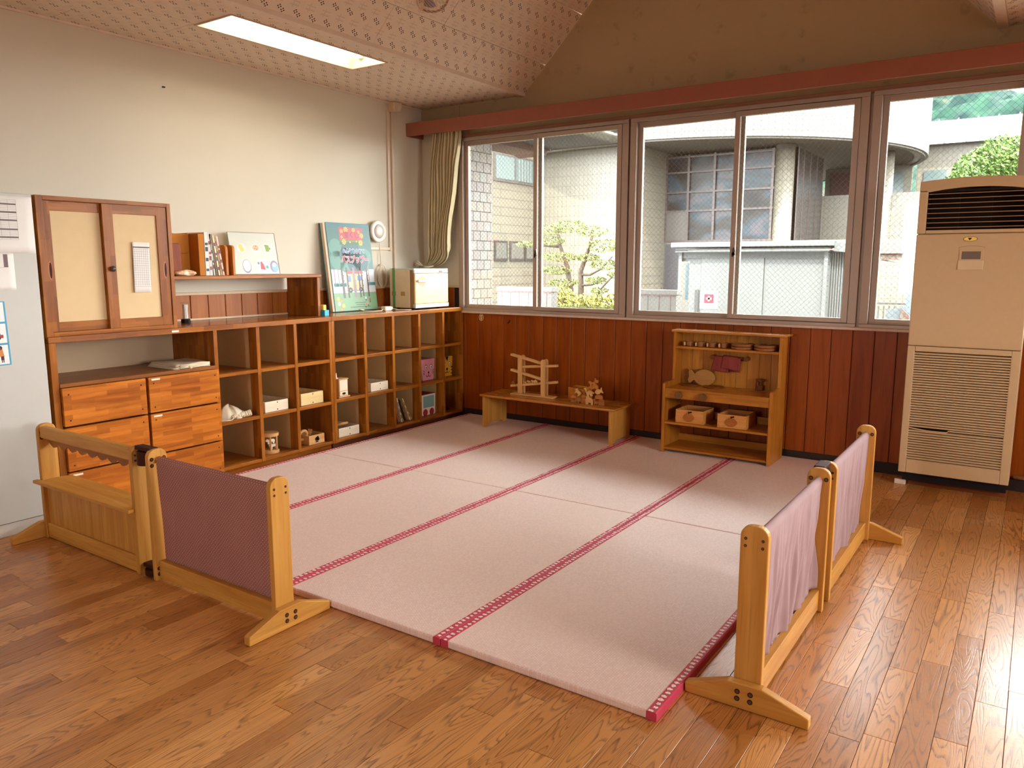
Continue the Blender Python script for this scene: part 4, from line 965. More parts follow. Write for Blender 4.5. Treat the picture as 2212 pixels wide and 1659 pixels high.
    fr = Frame((.4275, -1.712, .098), (0, 1, 0), (0, 0, 1)); mb = MB(); fr.disc(mb, -.006, .004, .013, .0006, 12); fr.disc(mb, .006, .012, .012, .0006, 12); fr.disc(mb, .012, .0, .011, .0006, 12); fr.rect(mb, -.005, .003, -.02, .0, .0006); fr.rect(mb, -.016, .014, -.02, -.014, .0006); part('tree_hole', mb, BLACK, t)
    tag(part('wooden_handle_ring', MB().add(*_torus((.37, -1.79, .135), .034, .010, 1.35)), toy(), smooth=True), 'wooden ring standing up behind the shape sorter box', 'toy')
    tag(part('wooden_rod_block', MB().box(.345, .365, -1.735, -1.715, .073, .17).box(.345, .37, -1.725, -1.70, .15, .165), toyd(), bev=.003), 'dark wooden peg sticking out of the shape sorter box', 'toy')
    # little clock tower drawer toy
    t = thing('mini_drawer_toy', 'tall pale wooden toy cupboard with tiny drawer and castle top', 'toy', (.38, -1.43, .366))
    part('case', B(.34, .42, -1.478, -1.388, .376, .50), toy('z'), t, bev=.002); part('base_board', B(.335, .43, -1.485, -1.375, .367, .376), toy('y'), t, bev=.002); part('roof_board', B(.335, .428, -1.482, -1.384, .50, .507), toy('y'), t, bev=.002)
    part('door', B(.42, .424, -1.473, -1.393, .415, .497), plain('pale_veneer', (236, 220, 190), .5), t, bev=.001); d = part('drawer', B(.42, .425, -1.473, -1.393, .379, .411), plain('pale_veneer', (236, 220, 190), .5), t, bev=.001)
    fr = Frame((.4255, -1.433, .395), (0, 1, 0), (0, 0, 1)); mb = MB(); fr.disc(mb, 0, 0, .018, .0004, 14, .009); part('drawer_hole', mb, BLACK, d)
    mb = MB().box(.36, .40, -1.515, -1.465, .508, .514).box(.365, .395, -1.51, -1.47, .514, .535)
    for y in (-1.51, -1.495, -1.48): mb.box(.365, .395, y, y+.008, .535, .55)
    part('castle_piece', mb, plain('pale_veneer', (236, 220, 190), .5), t)
    # picture books leaning in a bottom cubby
    bc = [(206, 180, 140), (150, 60, 54), (216, 200, 160), (176, 140, 90), (96, 70, 48), (214, 186, 130), (196, 160, 100)]
    for i in range(7):
        y = -.868+.034*i; th = .011; H = .19+.012*(i % 3)-.004*i; lean = -.03-.012*i
        yb = y; yt = y+lean
        yt = max(yt, -.905+th*i*1.02)
        t = thing('picture_book', 'slim leaning picture book, number %s from the left, in a bottom cubby' % ['one', 'two', 'three', 'four', 'five', 'six', 'seven'][i], 'book', (.3, y, .066), 'picture books leaning in the bottom cubby')
        z = .068
        mb = MB(); mb.add([(x, yy, zz) for x in (.17, .40+.008*(i % 3)) for yy, zz in ((yb, z), (yb+th, z), (yt+th, z+H), (yt, z+H))], [(0, 1, 2, 3), (4, 5, 6, 7), (0, 1, 5, 4), (1, 2, 6, 5), (2, 3, 7, 6), (3, 0, 4, 7)])
        part('book_block', mb, plain('cubby_book_%d' % i, bc[i], .55, .4, 0, .05, 50), t)
        mb = MB(); xs = .4005+.008*(i % 3)
        for k in range(3):
            q0, q1 = .15+.26*k, .30+.27*k
            P = lambda q, s: (xs, yb+(yt-yb)*q+th*s, z+H*q)
            mb.add([P(q0, .2), P(q0, .8), P(q1, .8), P(q1, .2)], [(0, 1, 2, 3)])
        part('spine_print', mb, plain('cubby_spine_%d' % (i % 3), [(60, 40, 36), (160, 110, 60), (120, 48, 44)][i % 3], .6), t)
    # painted boxes
    K = BLACK
    wh = plain('face_white', (230, 220, 205), .6)
    def pinkcat(fr, mb):
        mb.mat(1); fr.disc(mb, -.032, .022, .012, .0008, 14, .018); fr.disc(mb, .035, .022, .012, .0008, 14, .018)
        mb.mat(0)
        for s in (-.032, .035):
            stroke(fr, mb, [(s+.013*cos(a), .022+.019*sin(a)) for a in [2*pi*i/14 for i in range(15)]], .003, .0012)
            fr.disc(mb, s+.002, .020, .005, .0012, 10, .008)
            for a in (.9, 1.5, 2.1): stroke(fr, mb, [(s+.013*cos(a), .022+.019*sin(a)), (s+.021*cos(a), .022+.028*sin(a))], .003, .0012)
        fr.disc(mb, .001, -.022, .009, .0012, 12, .008); stroke(fr, mb, [(.001, -.022), (.001, -.052)], .004, .0012)
        for s in (-1, 1): stroke(fr, mb, [(.001, -.05), (.014*s, -.06), (.026*s, -.055), (.031*s, -.042)], .004, .0012)
        for s in (-1, 1):
            for b in (-.005, -.018, -.03): stroke(fr, mb, [(.048*s, b-.008), (.072*s, b+.004*(1 if b > -.01 else -1))], .004, .0012)
        return [K, wh]
    face_box('pink_cat_box', 'pink handmade box with a painted cat face', None, -.525, -.345, .17, .40, .367, .552, plain('pink_crepe', (206, 132, 140), .5, .4, 0, .05), pinkcat)
    def tiger(fr, mb):
        mb.mat(1); fr.disc(mb, -.035, .02, .012, .0008, 14, .018); fr.disc(mb, .035, .02, .012, .0008, 14, .018)
        mb.mat(0)
        for s in (-.035, .035):
            stroke(fr, mb, [(s+.013*cos(a), .02+.019*sin(a)) for a in [2*pi*i/14 for i in range(15)]], .004, .0012); fr.disc(mb, s+.002, .018, .005, .0012, 10, .008)
        fr.disc(mb, .001, -.022, .013, .0012, 12, .011); stroke(fr, mb, [(.001, -.022), (.001, -.05)], .005, .0012)
        for s in (-1, 1): stroke(fr, mb, [(.001, -.048), (.018*s, -.058), (.034*s, -.045)], .005, .0012)
        fr.poly(mb, [(-.022, .088), (.022, .088), (.003, .045)], .0012)
        for s in (-1, 1):
            for b in (-.01, -.035, -.065): fr.poly(mb, [(.075*s, b+.01), (.075*s, b-.008), (.048*s, b)], .0012)
        return [K, wh]
    face_box('tiger_box', 'yellow handmade box with a painted tiger face', None, -.245, -.075, .17, .38, .367, .545, plain('tiger_yellow', (206, 146, 34), .5, .4, 0, .05), tiger, .012)
    def bus(fr, mb):
        mb.mat(0); fr.rect(mb, -.072, .068, -.022, .078, .0010)
        mb.mat(1); fr.disc(mb, -.048, -.062, .030, .0010, 20); fr.disc(mb, .036, -.062, .030, .0010, 20)
        return [plain('bus_window_teal', (116, 152, 146), .6), plain('bus_wheel_red', (150, 30, 34), .6)]
    t = face_box('white_bus_box', 'white handmade bus box with teal window and red wheels', None, -.525, -.345, .17, .40, .067, .248, plain('bus_white', (222, 202, 182), .6), bus, .004)
    part('red_roof', B(.172, .398, -.523, -.347, .2475, .2505), plain('bus_roof_red', (150, 40, 40), .6), t)
    t = thing('brass_bell_toy', 'small brass bell on a dark wooden stand in the corner cubby', 'bell', (.33, -.16, .067))
    part('stand_base', B(.28, .38, -.215, -.125, .067, .082), DARK, t, bev=.003); part('stand_post', B(.285, .30, -.19, -.175, .082, .17), DARK, t, bev=.002); part('stand_arm', B(.285, .35, -.20, -.165, .165, .178), toyd(), t, bev=.002)
    part('bell', MB().lathe([(.001, 0), (.012, .002), (.017, .010), (.019, .02), (.014, .031), (.005, .037), (.004, .045)], (.345, -.18, .118), 18), plain('polished_brass', (220, 170, 80), .15, .5, 1.0), t, smooth=True)
def _torus(c, R, r, tilt=0.0, n=28, m=10):
    v = []; f = []
    for i in range(n):
        a = 2*pi*i/n
        for j in range(m):
            b = 2*pi*j/m; x, y, z = (R+r*cos(b))*cos(a), (R+r*cos(b))*sin(a), r*sin(b)
            v.append((c[0]+x*cos(tilt)-z*sin(tilt), c[1]+y, c[2]+x*sin(tilt)+z*cos(tilt)))
            f.append((i*m+j, i*m+(j+1) % m, ((i+1) % n)*m+(j+1) % m, ((i+1) % n)*m+j))
    return v, f
def animal_outline(kind):
    """flat toy animal silhouettes in a unit box (x right, y up)"""
    S = {'cow': [(.02, .55), (.0, .72), (.1, .85), (.16, .98), (.26, .86), (.36, .8), (.85, .82), (.97, .7), (1, .35), (.95, .3), (.93, 0), (.78, 0), (.76, .35), (.42, .35), (.40, 0), (.25, 0), (.24, .4), (.15, .52)],
         'dog': [(.0, .72), (.08, .9), (.2, 1), (.32, .85), (.4, .66), (.85, .66), (1, .95), (.96, .55), (.92, 0), (.78, 0), (.74, .33), (.4, .33), (.36, 0), (.22, 0), (.2, .5), (.08, .6)],
         'rabbit': [(.05, .45), (.1, .62), (.22, .68), (.16, 1), (.28, .98), (.36, .7), (.5, .62), (.85, .6), (1, .4), (.95, .1), (.9, 0), (.2, 0), (.24, .2), (.3, .36)],
         'fish': [(.0, .5), (.2, .8), (.5, .92), (.75, .7), (1, .98), (.92, .5), (1, .05), (.75, .3), (.5, .08), (.2, .2)],
         'bird': [(.0, .7), (.15, .92), (.32, .9), (.42, .7), (.75, .72), (1, .9), (.85, .45), (.62, .2), (.6, 0), (.4, 0), (.4, .2), (.2, .38), (.14, .6)],
         'dino': [(.0, .95), (.16, 1), (.24, .8), (.26, .5), (.45, .62), (.7, .58), (1, .25), (.9, .18), (.74, .3), (.72, 0), (.58, 0), (.55, .22), (.4, .22), (.38, 0), (.22, 0), (.14, .45), (.12, .78)],
         'stone': [(.05, 0), (0, .5), (.2, .92), (.6, 1), (.92, .75), (1, .2), (.95, 0)],
         'tree': [(.42, 0), (.42, .3), (.1, .32), (0, .55), (.12, .85), (.45, 1), (.85, .88), (1, .58), (.88, .32), (.58, .3), (.58, 0)],
         'bear': [(.05, 0), (.05, .35), (.0, .5), (.1, .8), (.15, 1), (.28, .92), (.42, .95), (.5, .8), (.8, .7), (.98, .5), (.98, 0), (.8, 0), (.78, .22), (.35, .22), (.33, 0)]}
    return S[kind]
build_cubby_things()

# ------------------------------------------------------------------ low table with toys
def build_table():
    TZ = .302; x0, x1, y0, y1 = .945, 2.168, -.445, -.085
    L = pinelam('x')
    t = thing('low_wooden_table', 'long low honey-coloured wooden table under the windows', 'table', (1.55, -.27, .03))
    part('table_top', B(x0, x1, y0, y1, TZ-.018, TZ), pine_gloss('x'), t, bev=.004)
    for a, b in ((.962, .984), (2.112, 2.134)):
        mb = MB().prism([(y0+.02, .0305), (y0+.07, .0305), (y0+.10, .052), (y1-.10, .052), (y1-.07, .0305), (y1-.02, .0305), (y1-.02, TZ-.018), (y0+.02, TZ-.018)], 'x', a, b)
        part('leg_board', mb, pine('z'), t, bev=.002)
    part('rear_brace', B(.984, 2.112, y1-.045, y1-.027, TZ-.08, TZ-.018), L, t)
    # marble run
    t = thing('marble_run', 'wooden ball track toy with two tall frames and slanting rails', 'toy', (1.36, -.28, TZ)); m = toy('z'); yc = -.27
    part('base_board', B(1.16, 1.565, yc-.045, yc+.045, TZ, TZ+.012), toy('x'), t, bev=.004)
    for xa in (1.225, 1.443):
        for yy in (yc-.030, yc+.018):
            H = .625 if xa < 1.3 else .605
            prof = [(xa, TZ+.012), (xa+.036, TZ+.012), (xa+.036, H-.018)]+[(xa+.018+.018*cos(a), H-.018+.018*sin(a)) for a in [pi*i/6 for i in range(1, 6)]]+[(xa, H-.018)]
            part('upright', MB().prism(prof, 'y', yy, yy+.012), m, t, bev=.0015)
    for (xa, za), (xb, zb) in (((1.145, .625), (1.47, .565)), ((1.25, .530), (1.58, .562)), ((1.145, .500), (1.47, .438)), ((1.145, .368), (1.58, .432))):
        d = Vector((xb-xa, 0, zb-za)).normalized(); n = Vector((-d.z, 0, d.x))
        mb = MB()
        for ya, yb, h0, h1 in ((yc-.016, yc+.016, -.009, .0), (yc-.016, yc-.009, .0, .009), (yc+.009, yc+.016, .0, .009)):
            q = [Vector((xa, 0, za))+n*h0, Vector((xb, 0, zb))+n*h0, Vector((xb, 0, zb))+n*h1, Vector((xa, 0, za))+n*h1]
            mb.prism([(p.x, p.z) for p in q], 'y', ya, yb)
        part('track', mb, toy('x'), t, bev=.001)
    rg = random.Random(4)
    for i, (xx, zz, kd) in enumerate(((1.165, .382, 'stone'), (1.275, .396, 'dog'), (1.315, .402, 'cow'), (1.355, .408, 'cow'), (1.385, .412, 'bear'), (1.47, .424, 'bird'))):
        q = animal_outline(kd); s = .034
        o = part('track_piece', MB().prism([(xx+(a-.5)*s, zz-.004+b*s*.85) for a, b in q], 'y', yc-.007, yc+.006), toy('x') if i else toyd('x'), bev=.001)
        tag(o, 'little wooden %s piece on the lowest ball track, %s from the left' % (kd, ['first', 'second', 'third', 'fourth', 'fifth', 'sixth'][i]), 'toy', 'animal pieces on the ball track')
    # open box
    t = thing('open_wooden_box', 'open honey wooden box with a notched rim on the low table', 'box', (1.78, -.24, TZ)); bw = pinelam('y'); w = .007
    a, b, c, d, zt = 1.69, 1.835, -.29, -.165, .405
    part('front_board', B(a, b, c, c+w, TZ, zt), bw, t, bev=.0015); part('rear_board', B(a, b, d-w, d, TZ, zt), bw, t, bev=.0015); part('side_board', B(a, a+w, c+w, d-w, TZ, zt), bw, t); part('side_board', B(b-w, b, c+w, d-w, TZ, zt), bw, t); part('box_floor', B(a+w, b-w, c+w, d-w, TZ, TZ+.006), bw, t)
    part('sliding_lid', B(a+w, a+.05, c+w, d-w, zt-.012, zt-.006), bw, t)
    # stacked animal pieces: (kind, x, z, size, aspect, rotation deg, tone, y offset)
    P = [('stone', 1.775, 0, .055, .50, 0, 1, 0), ('tree', 1.818, 0, .050, 1.0, 0, 1, -.012), ('stone', 1.862, 0, .052, .9, 0, 2, .004), ('bear', 1.912, 0, .06, 1.1, 0, 0, -.012), ('dino', 1.965, 0, .05, .9, 0, 2, .004), ('stone', 2.008, 0, .05, 1.05, 0, 1, 0),
         ('stone', 1.775, .030, .052, .55, 0, 2, 0), ('cow', 1.812, .052, .058, .75, -38, 0, -.012), ('stone', 1.865, .046, .048, .5, 0, 2, 0), ('dino', 1.912, .055, .075, 1.0, 18, 0, -.014), ('stone', 1.985, .046, .062, .55, 0, 2, .004),
         ('bird', 1.862, .072, .05, .9, 12, 2, .002), ('fish', 1.985, .083, .065, .75, 20, 0, 0), ('dog', 1.90, .098, .055, .75, 30, 2, .004), ('bear', 1.955, .108, .05, 1.0, -15, 2, .006), ('dog', 1.925, .138, .055, .75, 12, 2, .004), ('rabbit', 1.962, .168, .035, 1.0, 0, 2, .002), ('cow', 1.935, .118, .05, .8, 0, 2, .01)]
    names = {'stone': 'rounded', 'tree': 'tree-shaped', 'bear': 'bear-shaped', 'dino': 'long-necked', 'cow': 'cow-shaped', 'bird': 'bird-shaped', 'fish': 'fish-shaped', 'dog': 'dog-shaped', 'rabbit': 'rabbit-shaped'}
    where = ['at the bottom left end', 'at the bottom, second from the left', 'at the bottom beneath the dark block', 'at the bottom middle in pale wood', 'at the bottom, second from the right', 'at the bottom right end', 'on the left end block', 'tilted at the upper left in pale wood', 'second layer behind the tilted cow', 'large and pale in the centre', 'brown oval on the right', 'behind the pale centre piece', 'on the right with its tail out', 'tilted in the upper middle', 'upper right leaning left', 'near the top in dark wood', 'at the very top', 'in the shadowed upper middle']
    tones = [toy('x'), toyd('x'), wood('toy_maple_x', 'x', (196, 128, 62), (172, 104, 44), None, .5)]
    for i, (kd, x, z, s, asp, rot, tn, yo) in enumerate(P):
        r = radians(rot); pts = []
        for a, b in animal_outline(kd):
            u, v = (a-.5)*s, (b-.5)*s*asp; pts.append((x+u*cos(r)-v*sin(r), u*sin(r)+v*cos(r)))
        zmin = min(p[1] for p in pts); pts = [(p[0], TZ+.0005+z+p[1]-zmin) for p in pts]
        o = part('animal_block', MB().prism(pts, 'y', -.352+yo, -.336+yo), tones[tn], bev=.0015)
        tag(o, '%s wooden block %s of the animal stack' % (names[kd], where[i]), 'toy block', 'stacked animal blocks on the low table')
build_table()

# ------------------------------------------------------------------ toy kitchen
def build_kitchen():
    KX = pinelam('x'); KZ = pinelam('z'); T = .0305
    t = thing('toy_kitchen', 'honey wooden play kitchen with hutch and open shelves', 'play kitchen', (2.9, -.24, .03))
    def arc(cx, cy, r, a0, a1, n=5): return [(cx+r*cos(a0+(a1-a0)*i/n), cy+r*sin(a0+(a1-a0)*i/n)) for i in range(n+1)]
    prof = [(-.392, T)]+arc(-.372, .507, .02, pi, pi/2)+[(-.235, .530)]+arc(-.235, .545, .015, -pi/2, 0)+[(-.22, .872), (-.088, .872), (-.088, T)]
    for a, b in ((2.513, 2.533), (3.257, 3.278)): part('side_panel', MB().prism(prof, 'x', a, b), KZ, t, bev=.003)
    part('top_board', B(2.503, 3.308, -.238, -.083, .872, .888), pine_gloss('x'), t, bev=.004)
    part('cup_shelf', B(2.533, 3.257, -.222, -.10, .755, .771), KX, t, bev=.002)
    # counter with sink hole
    for q in ((2.533, 2.955, -.392, -.10), (3.19, 3.257, -.392, -.10), (2.955, 3.19, -.392, -.215), (2.955, 3.19, -.118, -.10)): part('counter_board', B(q[0], q[1], q[2], q[3], .474, .489), KX, t)
    part('sink_tray', MB().box(2.955, 3.19, -.215, -.118, .43, .436).box(2.950, 2.955, -.22, -.113, .43, .474).box(3.19, 3.195, -.22, -.113, .43, .474).box(2.955, 3.19, -.22, -.215, .43, .474).box(2.955, 3.19, -.118, -.113, .43, .474), toyd(), t)
    part('apron', B(2.533, 3.257, -.388, -.372, .420, .474), KX, t, bev=.002)
    part('middle_shelf', B(2.533, 3.257, -.388, -.10, .234, .250), KX, t, bev=.003); part('bottom_shelf', B(2.533, 3.257, -.388, -.10, .050, .066), KX, t, bev=.003)
    part('rear_rail', B(2.533, 3.257, -.108, -.096, .066, .115), KX, t); part('rear_rail', B(2.533, 3.257, -.108, -.096, .25, .30), KX, t)
    n = 9; w = .724/n; me = B(.001, w-.001, -.098, -.088, .474, .872).mesh('back_slat', wood('kitchen_slat', 'z', (196, 134, 52), (168, 104, 30), (128, 72, 18), .4, grain=1.3))
    for i in range(n): o = link('back_slat', me, t); o.location = (o.location[0]+2.533+w*i-0, 0, 0); o.matrix_parent_inverse = Matrix.Translation(-Vector(t.location))
    for x in (2.64, 2.814): part('knob', MB().lathe([(.010, .0), (.010, -.010), (.026, -.011), (.0265, -.026), (.024, -.028)], (x, -.388, .449), 22, 'y'), wood('knob_wood', 'z', (126, 88, 46), (108, 70, 34), None, .5), t, smooth=False)
    for i, (x, y) in enumerate(((2.625, -.165), (2.80, -.165))): part('burner_disc', MB().lathe([(.068, 0), (.071, .002), (.071, .006), (.068, .008)], (x, y, .489), 28), wood('burner_wood', 'x', (134, 76, 26), (112, 58, 16), None, .4), t)
    tap = wood('dark_tap_wood', 'z', (120, 66, 30), (92, 46, 18), None, .45)
    f = part('tap', MB().cyl((3.10, -.135, .489), (3.10, -.135, .535), .013, 14).cyl((3.10, -.135, .535), (3.10, -.135, .552), .010, 12), tap, t)
    part('tap_body', MB().box(3.104, 3.142, -.150, -.122, .489, .528), tap, f, bev=.005); part('tap_stem', MB().cyl((3.122, -.136, .528), (3.122, -.136, .555), .009, 12), tap, f)
    mb = MB(); mb.box(3.088, 3.152, -.143, -.129, .555, .570).box(3.113, 3.131, -.166, -.106, .555, .570); part('cross_handle', mb, tap, f, bev=.004)
    # towel rod
    for x in (2.778, 3.018): part('rod_bracket', MB().cyl((x, -.098, .700), (x, -.150, .700), .016, 14), tap, t)
    part('towel_rod', MB().cyl((2.778, -.142, .70), (3.018, -.142, .70), .006, 10), tap, t)
    def towel(lab, xa, xb, zf, zr, skew, yo, gname='towels on the play kitchen rod'):
        def fn(u, v):
            x = xa+(xb-xa)*u
            if v < .45: q = v/.45; z = .707-(.707-zf)*(1-q); y = -.152-yo
            elif v < .55: a = pi*(v-.45)/.1; z = .702+(.008+yo)*sin(a); y = -.142-(.010+yo)*cos(a)
            else: q = (v-.55)/.45; z = .707-(.707-zr)*q; y = -.132+yo*.5
            return (x+skew*(.707-z)/.1, y+.003*sin(9*u+4*v), z+.006*(u-.5)*(1 if v < .45 else -1)-(.02*u*(1 if v < .3 else 0)))
        o = part('towel', MB().grid(fn, 14, 24), ROSE, smooth=True); m = o.modifiers.new('th', 'SOLIDIFY'); m.thickness = .003
        tag(o, lab, 'towel', gname)
    towel('left rosy brown doll towel hanging lower on the rod', 2.793, 2.915, .612, .64, -.022, 0)
    towel('right rosy brown doll towel overlapping on the rod', 2.855, 2.985, .632, .605, -.012, .007)
    # fish boards
    def fish(lab, dx, y, m):
        pts = []
        cx, cz, rx, rz = 2.722+dx, .5805, .078, .0575
        for i in range(28):
            a = -2.75+5.5*i/27; pts.append((cx+rx*cos(a), cz+rz*sin(a)))
        tail = [(cx-rx*1.05, cz+.030), (cx-rx*1.28, cz+.048), (cx-rx*1.48, cz+.050), (cx-rx*1.56, cz+.032), (cx-rx*1.48, cz+.004), (cx-rx*1.56, cz-.022), (cx-rx*1.50, cz-.042), (cx-rx*1.3, cz-.046), (cx-rx*1.08, cz-.026)]
        poly = pts+tail; zl = min(p[1] for p in poly); lean = .02
        mb = MB(); n = len(poly); sl = lambda z: -(z-.49)*.12
        mb.add([(x, y-sl(z)*1.0, z-zl+.4895) for x, z in poly]+[(x, y+.012-sl(z), z-zl+.4895) for x, z in poly], [tuple(range(n)), tuple(range(2*n-1, n-1, -1))]+[(i, (i+1) % n, n+(i+1) % n, n+i) for i in range(n)])
        tag(part('fish_board', mb, m, bev=.002), lab, 'cutting board', 'fish cutting boards on the play kitchen')
    fish('pale fish-shaped wooden cutting board leaning in front', 0, -.150, wood('fish_wood_pale', 'x', (186, 136, 72), (164, 112, 54), None, .5)); fish('darker fish-shaped cutting board behind the pale one', -.038, -.1305, wood('fish_wood_dark', 'x', (150, 96, 48), (126, 74, 34), None, .5))
    # cups
    cw = wood('cup_wood', 'z', (160, 104, 60), (132, 80, 42), None, .5)
    for i, x in enumerate((2.613, 2.697, 2.781, 2.866)):
        t = thing('wooden_cup', 'small brown wooden cup, %s on the play kitchen shelf' % ['leftmost', 'second from the left', 'third from the left', 'nearest the plates'][i], 'cup', (x, -.17, .771), 'wooden cups on the play kitchen shelf')
        part('cup_body', MB().lathe([(.024, 0), (.0285, .003), (.0285, .034), (.025, .034), (.024, .008), (.001, .007)], (x, -.165, .7715), 22), cw, t)
        part('handle', MB().box(x-.030, x-.018, -.203, -.191, .776, .802), plain('pale_handle', (206, 160, 120), .5), t, bev=.003)
    for i, (x, lab) in enumerate(((2.996, 'stack beside the cups'), (3.152, 'stack at the right end'))):
        for j in range(2):
            o = part('wooden_plate', MB().lathe([(.055, 0), (.072, .003), (.0765, .016), (.0765, .019), (.07, .019), (.064, .008), (.001, .007)], (x, -.165, .7715+.0195*j), 30), cw)
            tag(o, '%s round wooden plate of the %s' % (['lower', 'upper'][j], lab), 'plate', 'wooden plates on the play kitchen shelf')
    # apple boxes
    bm_ = wood('apple_box_front', 'x', (222, 158, 88), (198, 128, 58), None, .45)
    for i, (a, b) in enumerate(((2.605, 2.806), (2.907, 3.104))):
        t = thing('apple_box', '%s wooden box with apple cut-out on the play kitchen shelf' % ['left', 'right'][i], 'box', ((a+b)/2, -.27, .25), 'apple boxes in the play kitchen'); w = .009
        part('front_board', B(a, b, -.362, -.352, .2505, .342), bm_, t, bev=.0015); part('rear_board', B(a, b, -.16, -.15, .2505, .342), bm_, t)
        part('side_board', B(a, a+w, -.352, -.16, .2505, .342), bm_, t); part('side_board', B(b-w, b, -.352, -.16, .2505, .342), bm_, t); part('box_floor', B(a+w, b-w, -.352, -.16, .2505, .257), bm_, t)
        cx = (a+b)/2-.002; pts = [(cx+.036*cos(q)*(1+.10*cos(2*q)), .291+.030*sin(q)-.004*(1 if sin(q) > .9 else 0)) for q in [2*pi*k/24 for k in range(24)]]
        ap = part('apple', MB().prism(pts, 'y', -.369, -.362), wood('apple_brown', 'x', (184, 112, 48), (160, 88, 32), None, .45), t, bev=.002)
        mb = MB().box(cx-.004, cx+.003, -.369, -.3625, .319, .333); mb.prism([(cx+.002, .328), (cx+.012, .336), (cx+.022, .334), (cx+.018, .326), (cx+.008, .323)], 'y', -.369, -.3625); part('stem_and_leaf', mb, DARK, ap)
        for x in (a+.006, b-.006):
            for z in (.262, .33): o = screw(t, (x, -.3625, z), MB().cyl((0, 0, 0), (0, -.0012, 0), .0022, 6).mesh('screw', BLACK)); o.matrix_parent_inverse = Matrix.Translation(-Vector(t.location))
build_kitchen()

# ------------------------------------------------------------------ floor-standing air conditioner
def build_ac():
    x0, x1, yf, yb = 4.028, 4.602, -.285, -.03
    m = plain('beige_ac_plastic', (200, 170, 128), .45, .4, 0, .03, 40, .03); dk = plain('ac_dark_cavity', (30, 14, 8), .7, .2); lv = plain('ac_louver', (150, 112, 66), .5)
    t = thing('air_conditioner', 'tall beige floor-standing air conditioner beside the windows', 'air conditioner', (4.315, -.16, 0))
    o0, o1, oz0, oz1 = x0+.045, x1-.045, 1.545, 1.772
    part('wooden_base', B(x0+.05, x1-.012, -.20, yb, 0, .036), wood('ac_base_wood', 'x', (128, 66, 28), (104, 48, 16), None, .4), t, bev=.002)
    part('dark_plinth', B(x0+.02, x1-.01, -.245, yb, .036, .092), BLACK, t)
    part('cabinet', B(x0, x1, -.25, yb, .092, 1.535), m, t, bev=.008); part('rear_shell', B(x0, x1, -.10, yb, 1.535, 1.80), m, t); part('head_side', B(x0, o0, -.16, -.10, 1.535, 1.80), m, t); part('head_side', B(o1, x1, -.16, -.10, 1.535, 1.80), m, t)
    # lower grille frame
    g0, g1, gz0, gz1 = x0+.04, x1-.047, .168, .836
    mb = MB().box(x0, g0, yf, -.25, .092, .868).box(g1, x1, yf, -.25, .092, .868).box(g0, g1, yf, -.25, .092, gz0).box(g0, g1, yf, -.25, gz1, .868)
    part('lower_panel', mb, m, t, bev=.004)
    part('grille_cavity', B(g0, g1, -.254, -.25, gz0, gz1), dk, t)
    n = 44; p = (gz1-gz0)/n
    me = MB().prism([(-.252, 0), (yf+.002, -.004), (yf+.001, p*.45-.002), (-.252, p*.5)], 'x', g0-.002, g1+.002).mesh('grille_slat', m)
    for i in range(n):
        if i == 13: continue
        o = link('grille_slat', me, t); o.location = (0, 0, gz0+p*(i+.2))
    # one bowed slat
    z = gz0+p*13.2
    mb = MB().grid(lambda u, v: (g0+(g1-g0)*u, yf+.003+.0*u, z+v*p*.45-(.012*sin(min(u, .42)/.42*pi*.72) if u < .42 else .0)), 60, 1)
    o = part('bowed_grille_slat', mb, m, t); o.modifiers.new('th', 'SOLIDIFY').thickness = .006
    part('middle_panel', B(x0, x1, yf-.002, -.25, .871, 1.522), m, t, bev=.006)
    # arched outlet head
    o0, o1, oz0, oz1 = x0+.045, x1-.045, 1.545, 1.772
    def top(x): q = (x-(x0+x1)/2)/((x1-x0)/2); return 1.822+.016*(1-q*q)
    def otop(x): q = (x-(x0+x1)/2)/((o1-o0)/2); return oz1-.012+.022*(1-min(1, q*q))
    N = 20; xs = [x0+(x1-x0)*i/N for i in range(N+1)]
    mb = MB().prism([(x, top(x)) for x in xs]+[(x, otop(max(o0, min(o1, x)))) for x in reversed(xs)], 'y', yf, -.04)
    part('head_cap', mb, m, t, bev=.004)
    mb = MB().box(x0, o0, yf, -.16, 1.525, oz1).box(o1, x1, yf, -.16, 1.525, oz1).box(o0, o1, yf, -.16, 1.525, oz0); part('head_frame', mb, m, t, bev=.004)
    part('outlet_cavity', MB().box(o0, o1, -.18, -.10, oz0, oz1+.012).box(o0-.001, o0+.002, yf+.006, -.16, oz0, oz1).box(o1-.002, o1+.001, yf+.006, -.16, oz0, oz1).box(o0, o1, yf+.006, -.16, oz0, oz0+.002).box(o0, o1, yf+.006, -.16, oz1-.014, oz1), dk, t)
    for i in range(8):
        z = oz0+.012+.0272*i; part('louver', MB().prism([(-.278, z), (-.278, z+.0045), (-.258, z+.006), (-.258, z+.002)], 'x', o0, o1), lv, t)
    for x in (o0+.16, o0+.32): part('louver_stay', B(x-.0015, x+.0015, -.257, -.25, oz0, oz1), dk, t)
    # badge, display, flap
    fr = Frame(((x0+x1)/2-.01, yf-.0025, 1.492), (1, 0, 0), (0, 0, 1)); mb = MB(); mb.mat(0); fr.disc(mb, 0, 0, .036, .001, 28, .0135); mb.mat(1); fr.disc(mb, 0, 0, .033, .0014, 28, .0115); mb.mat(2); fr.poly(mb, [(-.014, .006), (.008, .006), (-.004, -.008)], .0018)
    part('oval_badge', mb, [plain('badge_rim', (70, 46, 16), .4), plain('badge_gold', (196, 152, 60), .3, .5, .6), BLACK], t)
    part('display_bezel', B(4.255, 4.375, yf-.0045, yf-.002, 1.318, 1.432), m, t, bev=.002); part('display_window', B(4.268, 4.362, yf-.006, yf-.004, 1.378, 1.422), plain('lcd_grey', (110, 96, 84), .5), t)
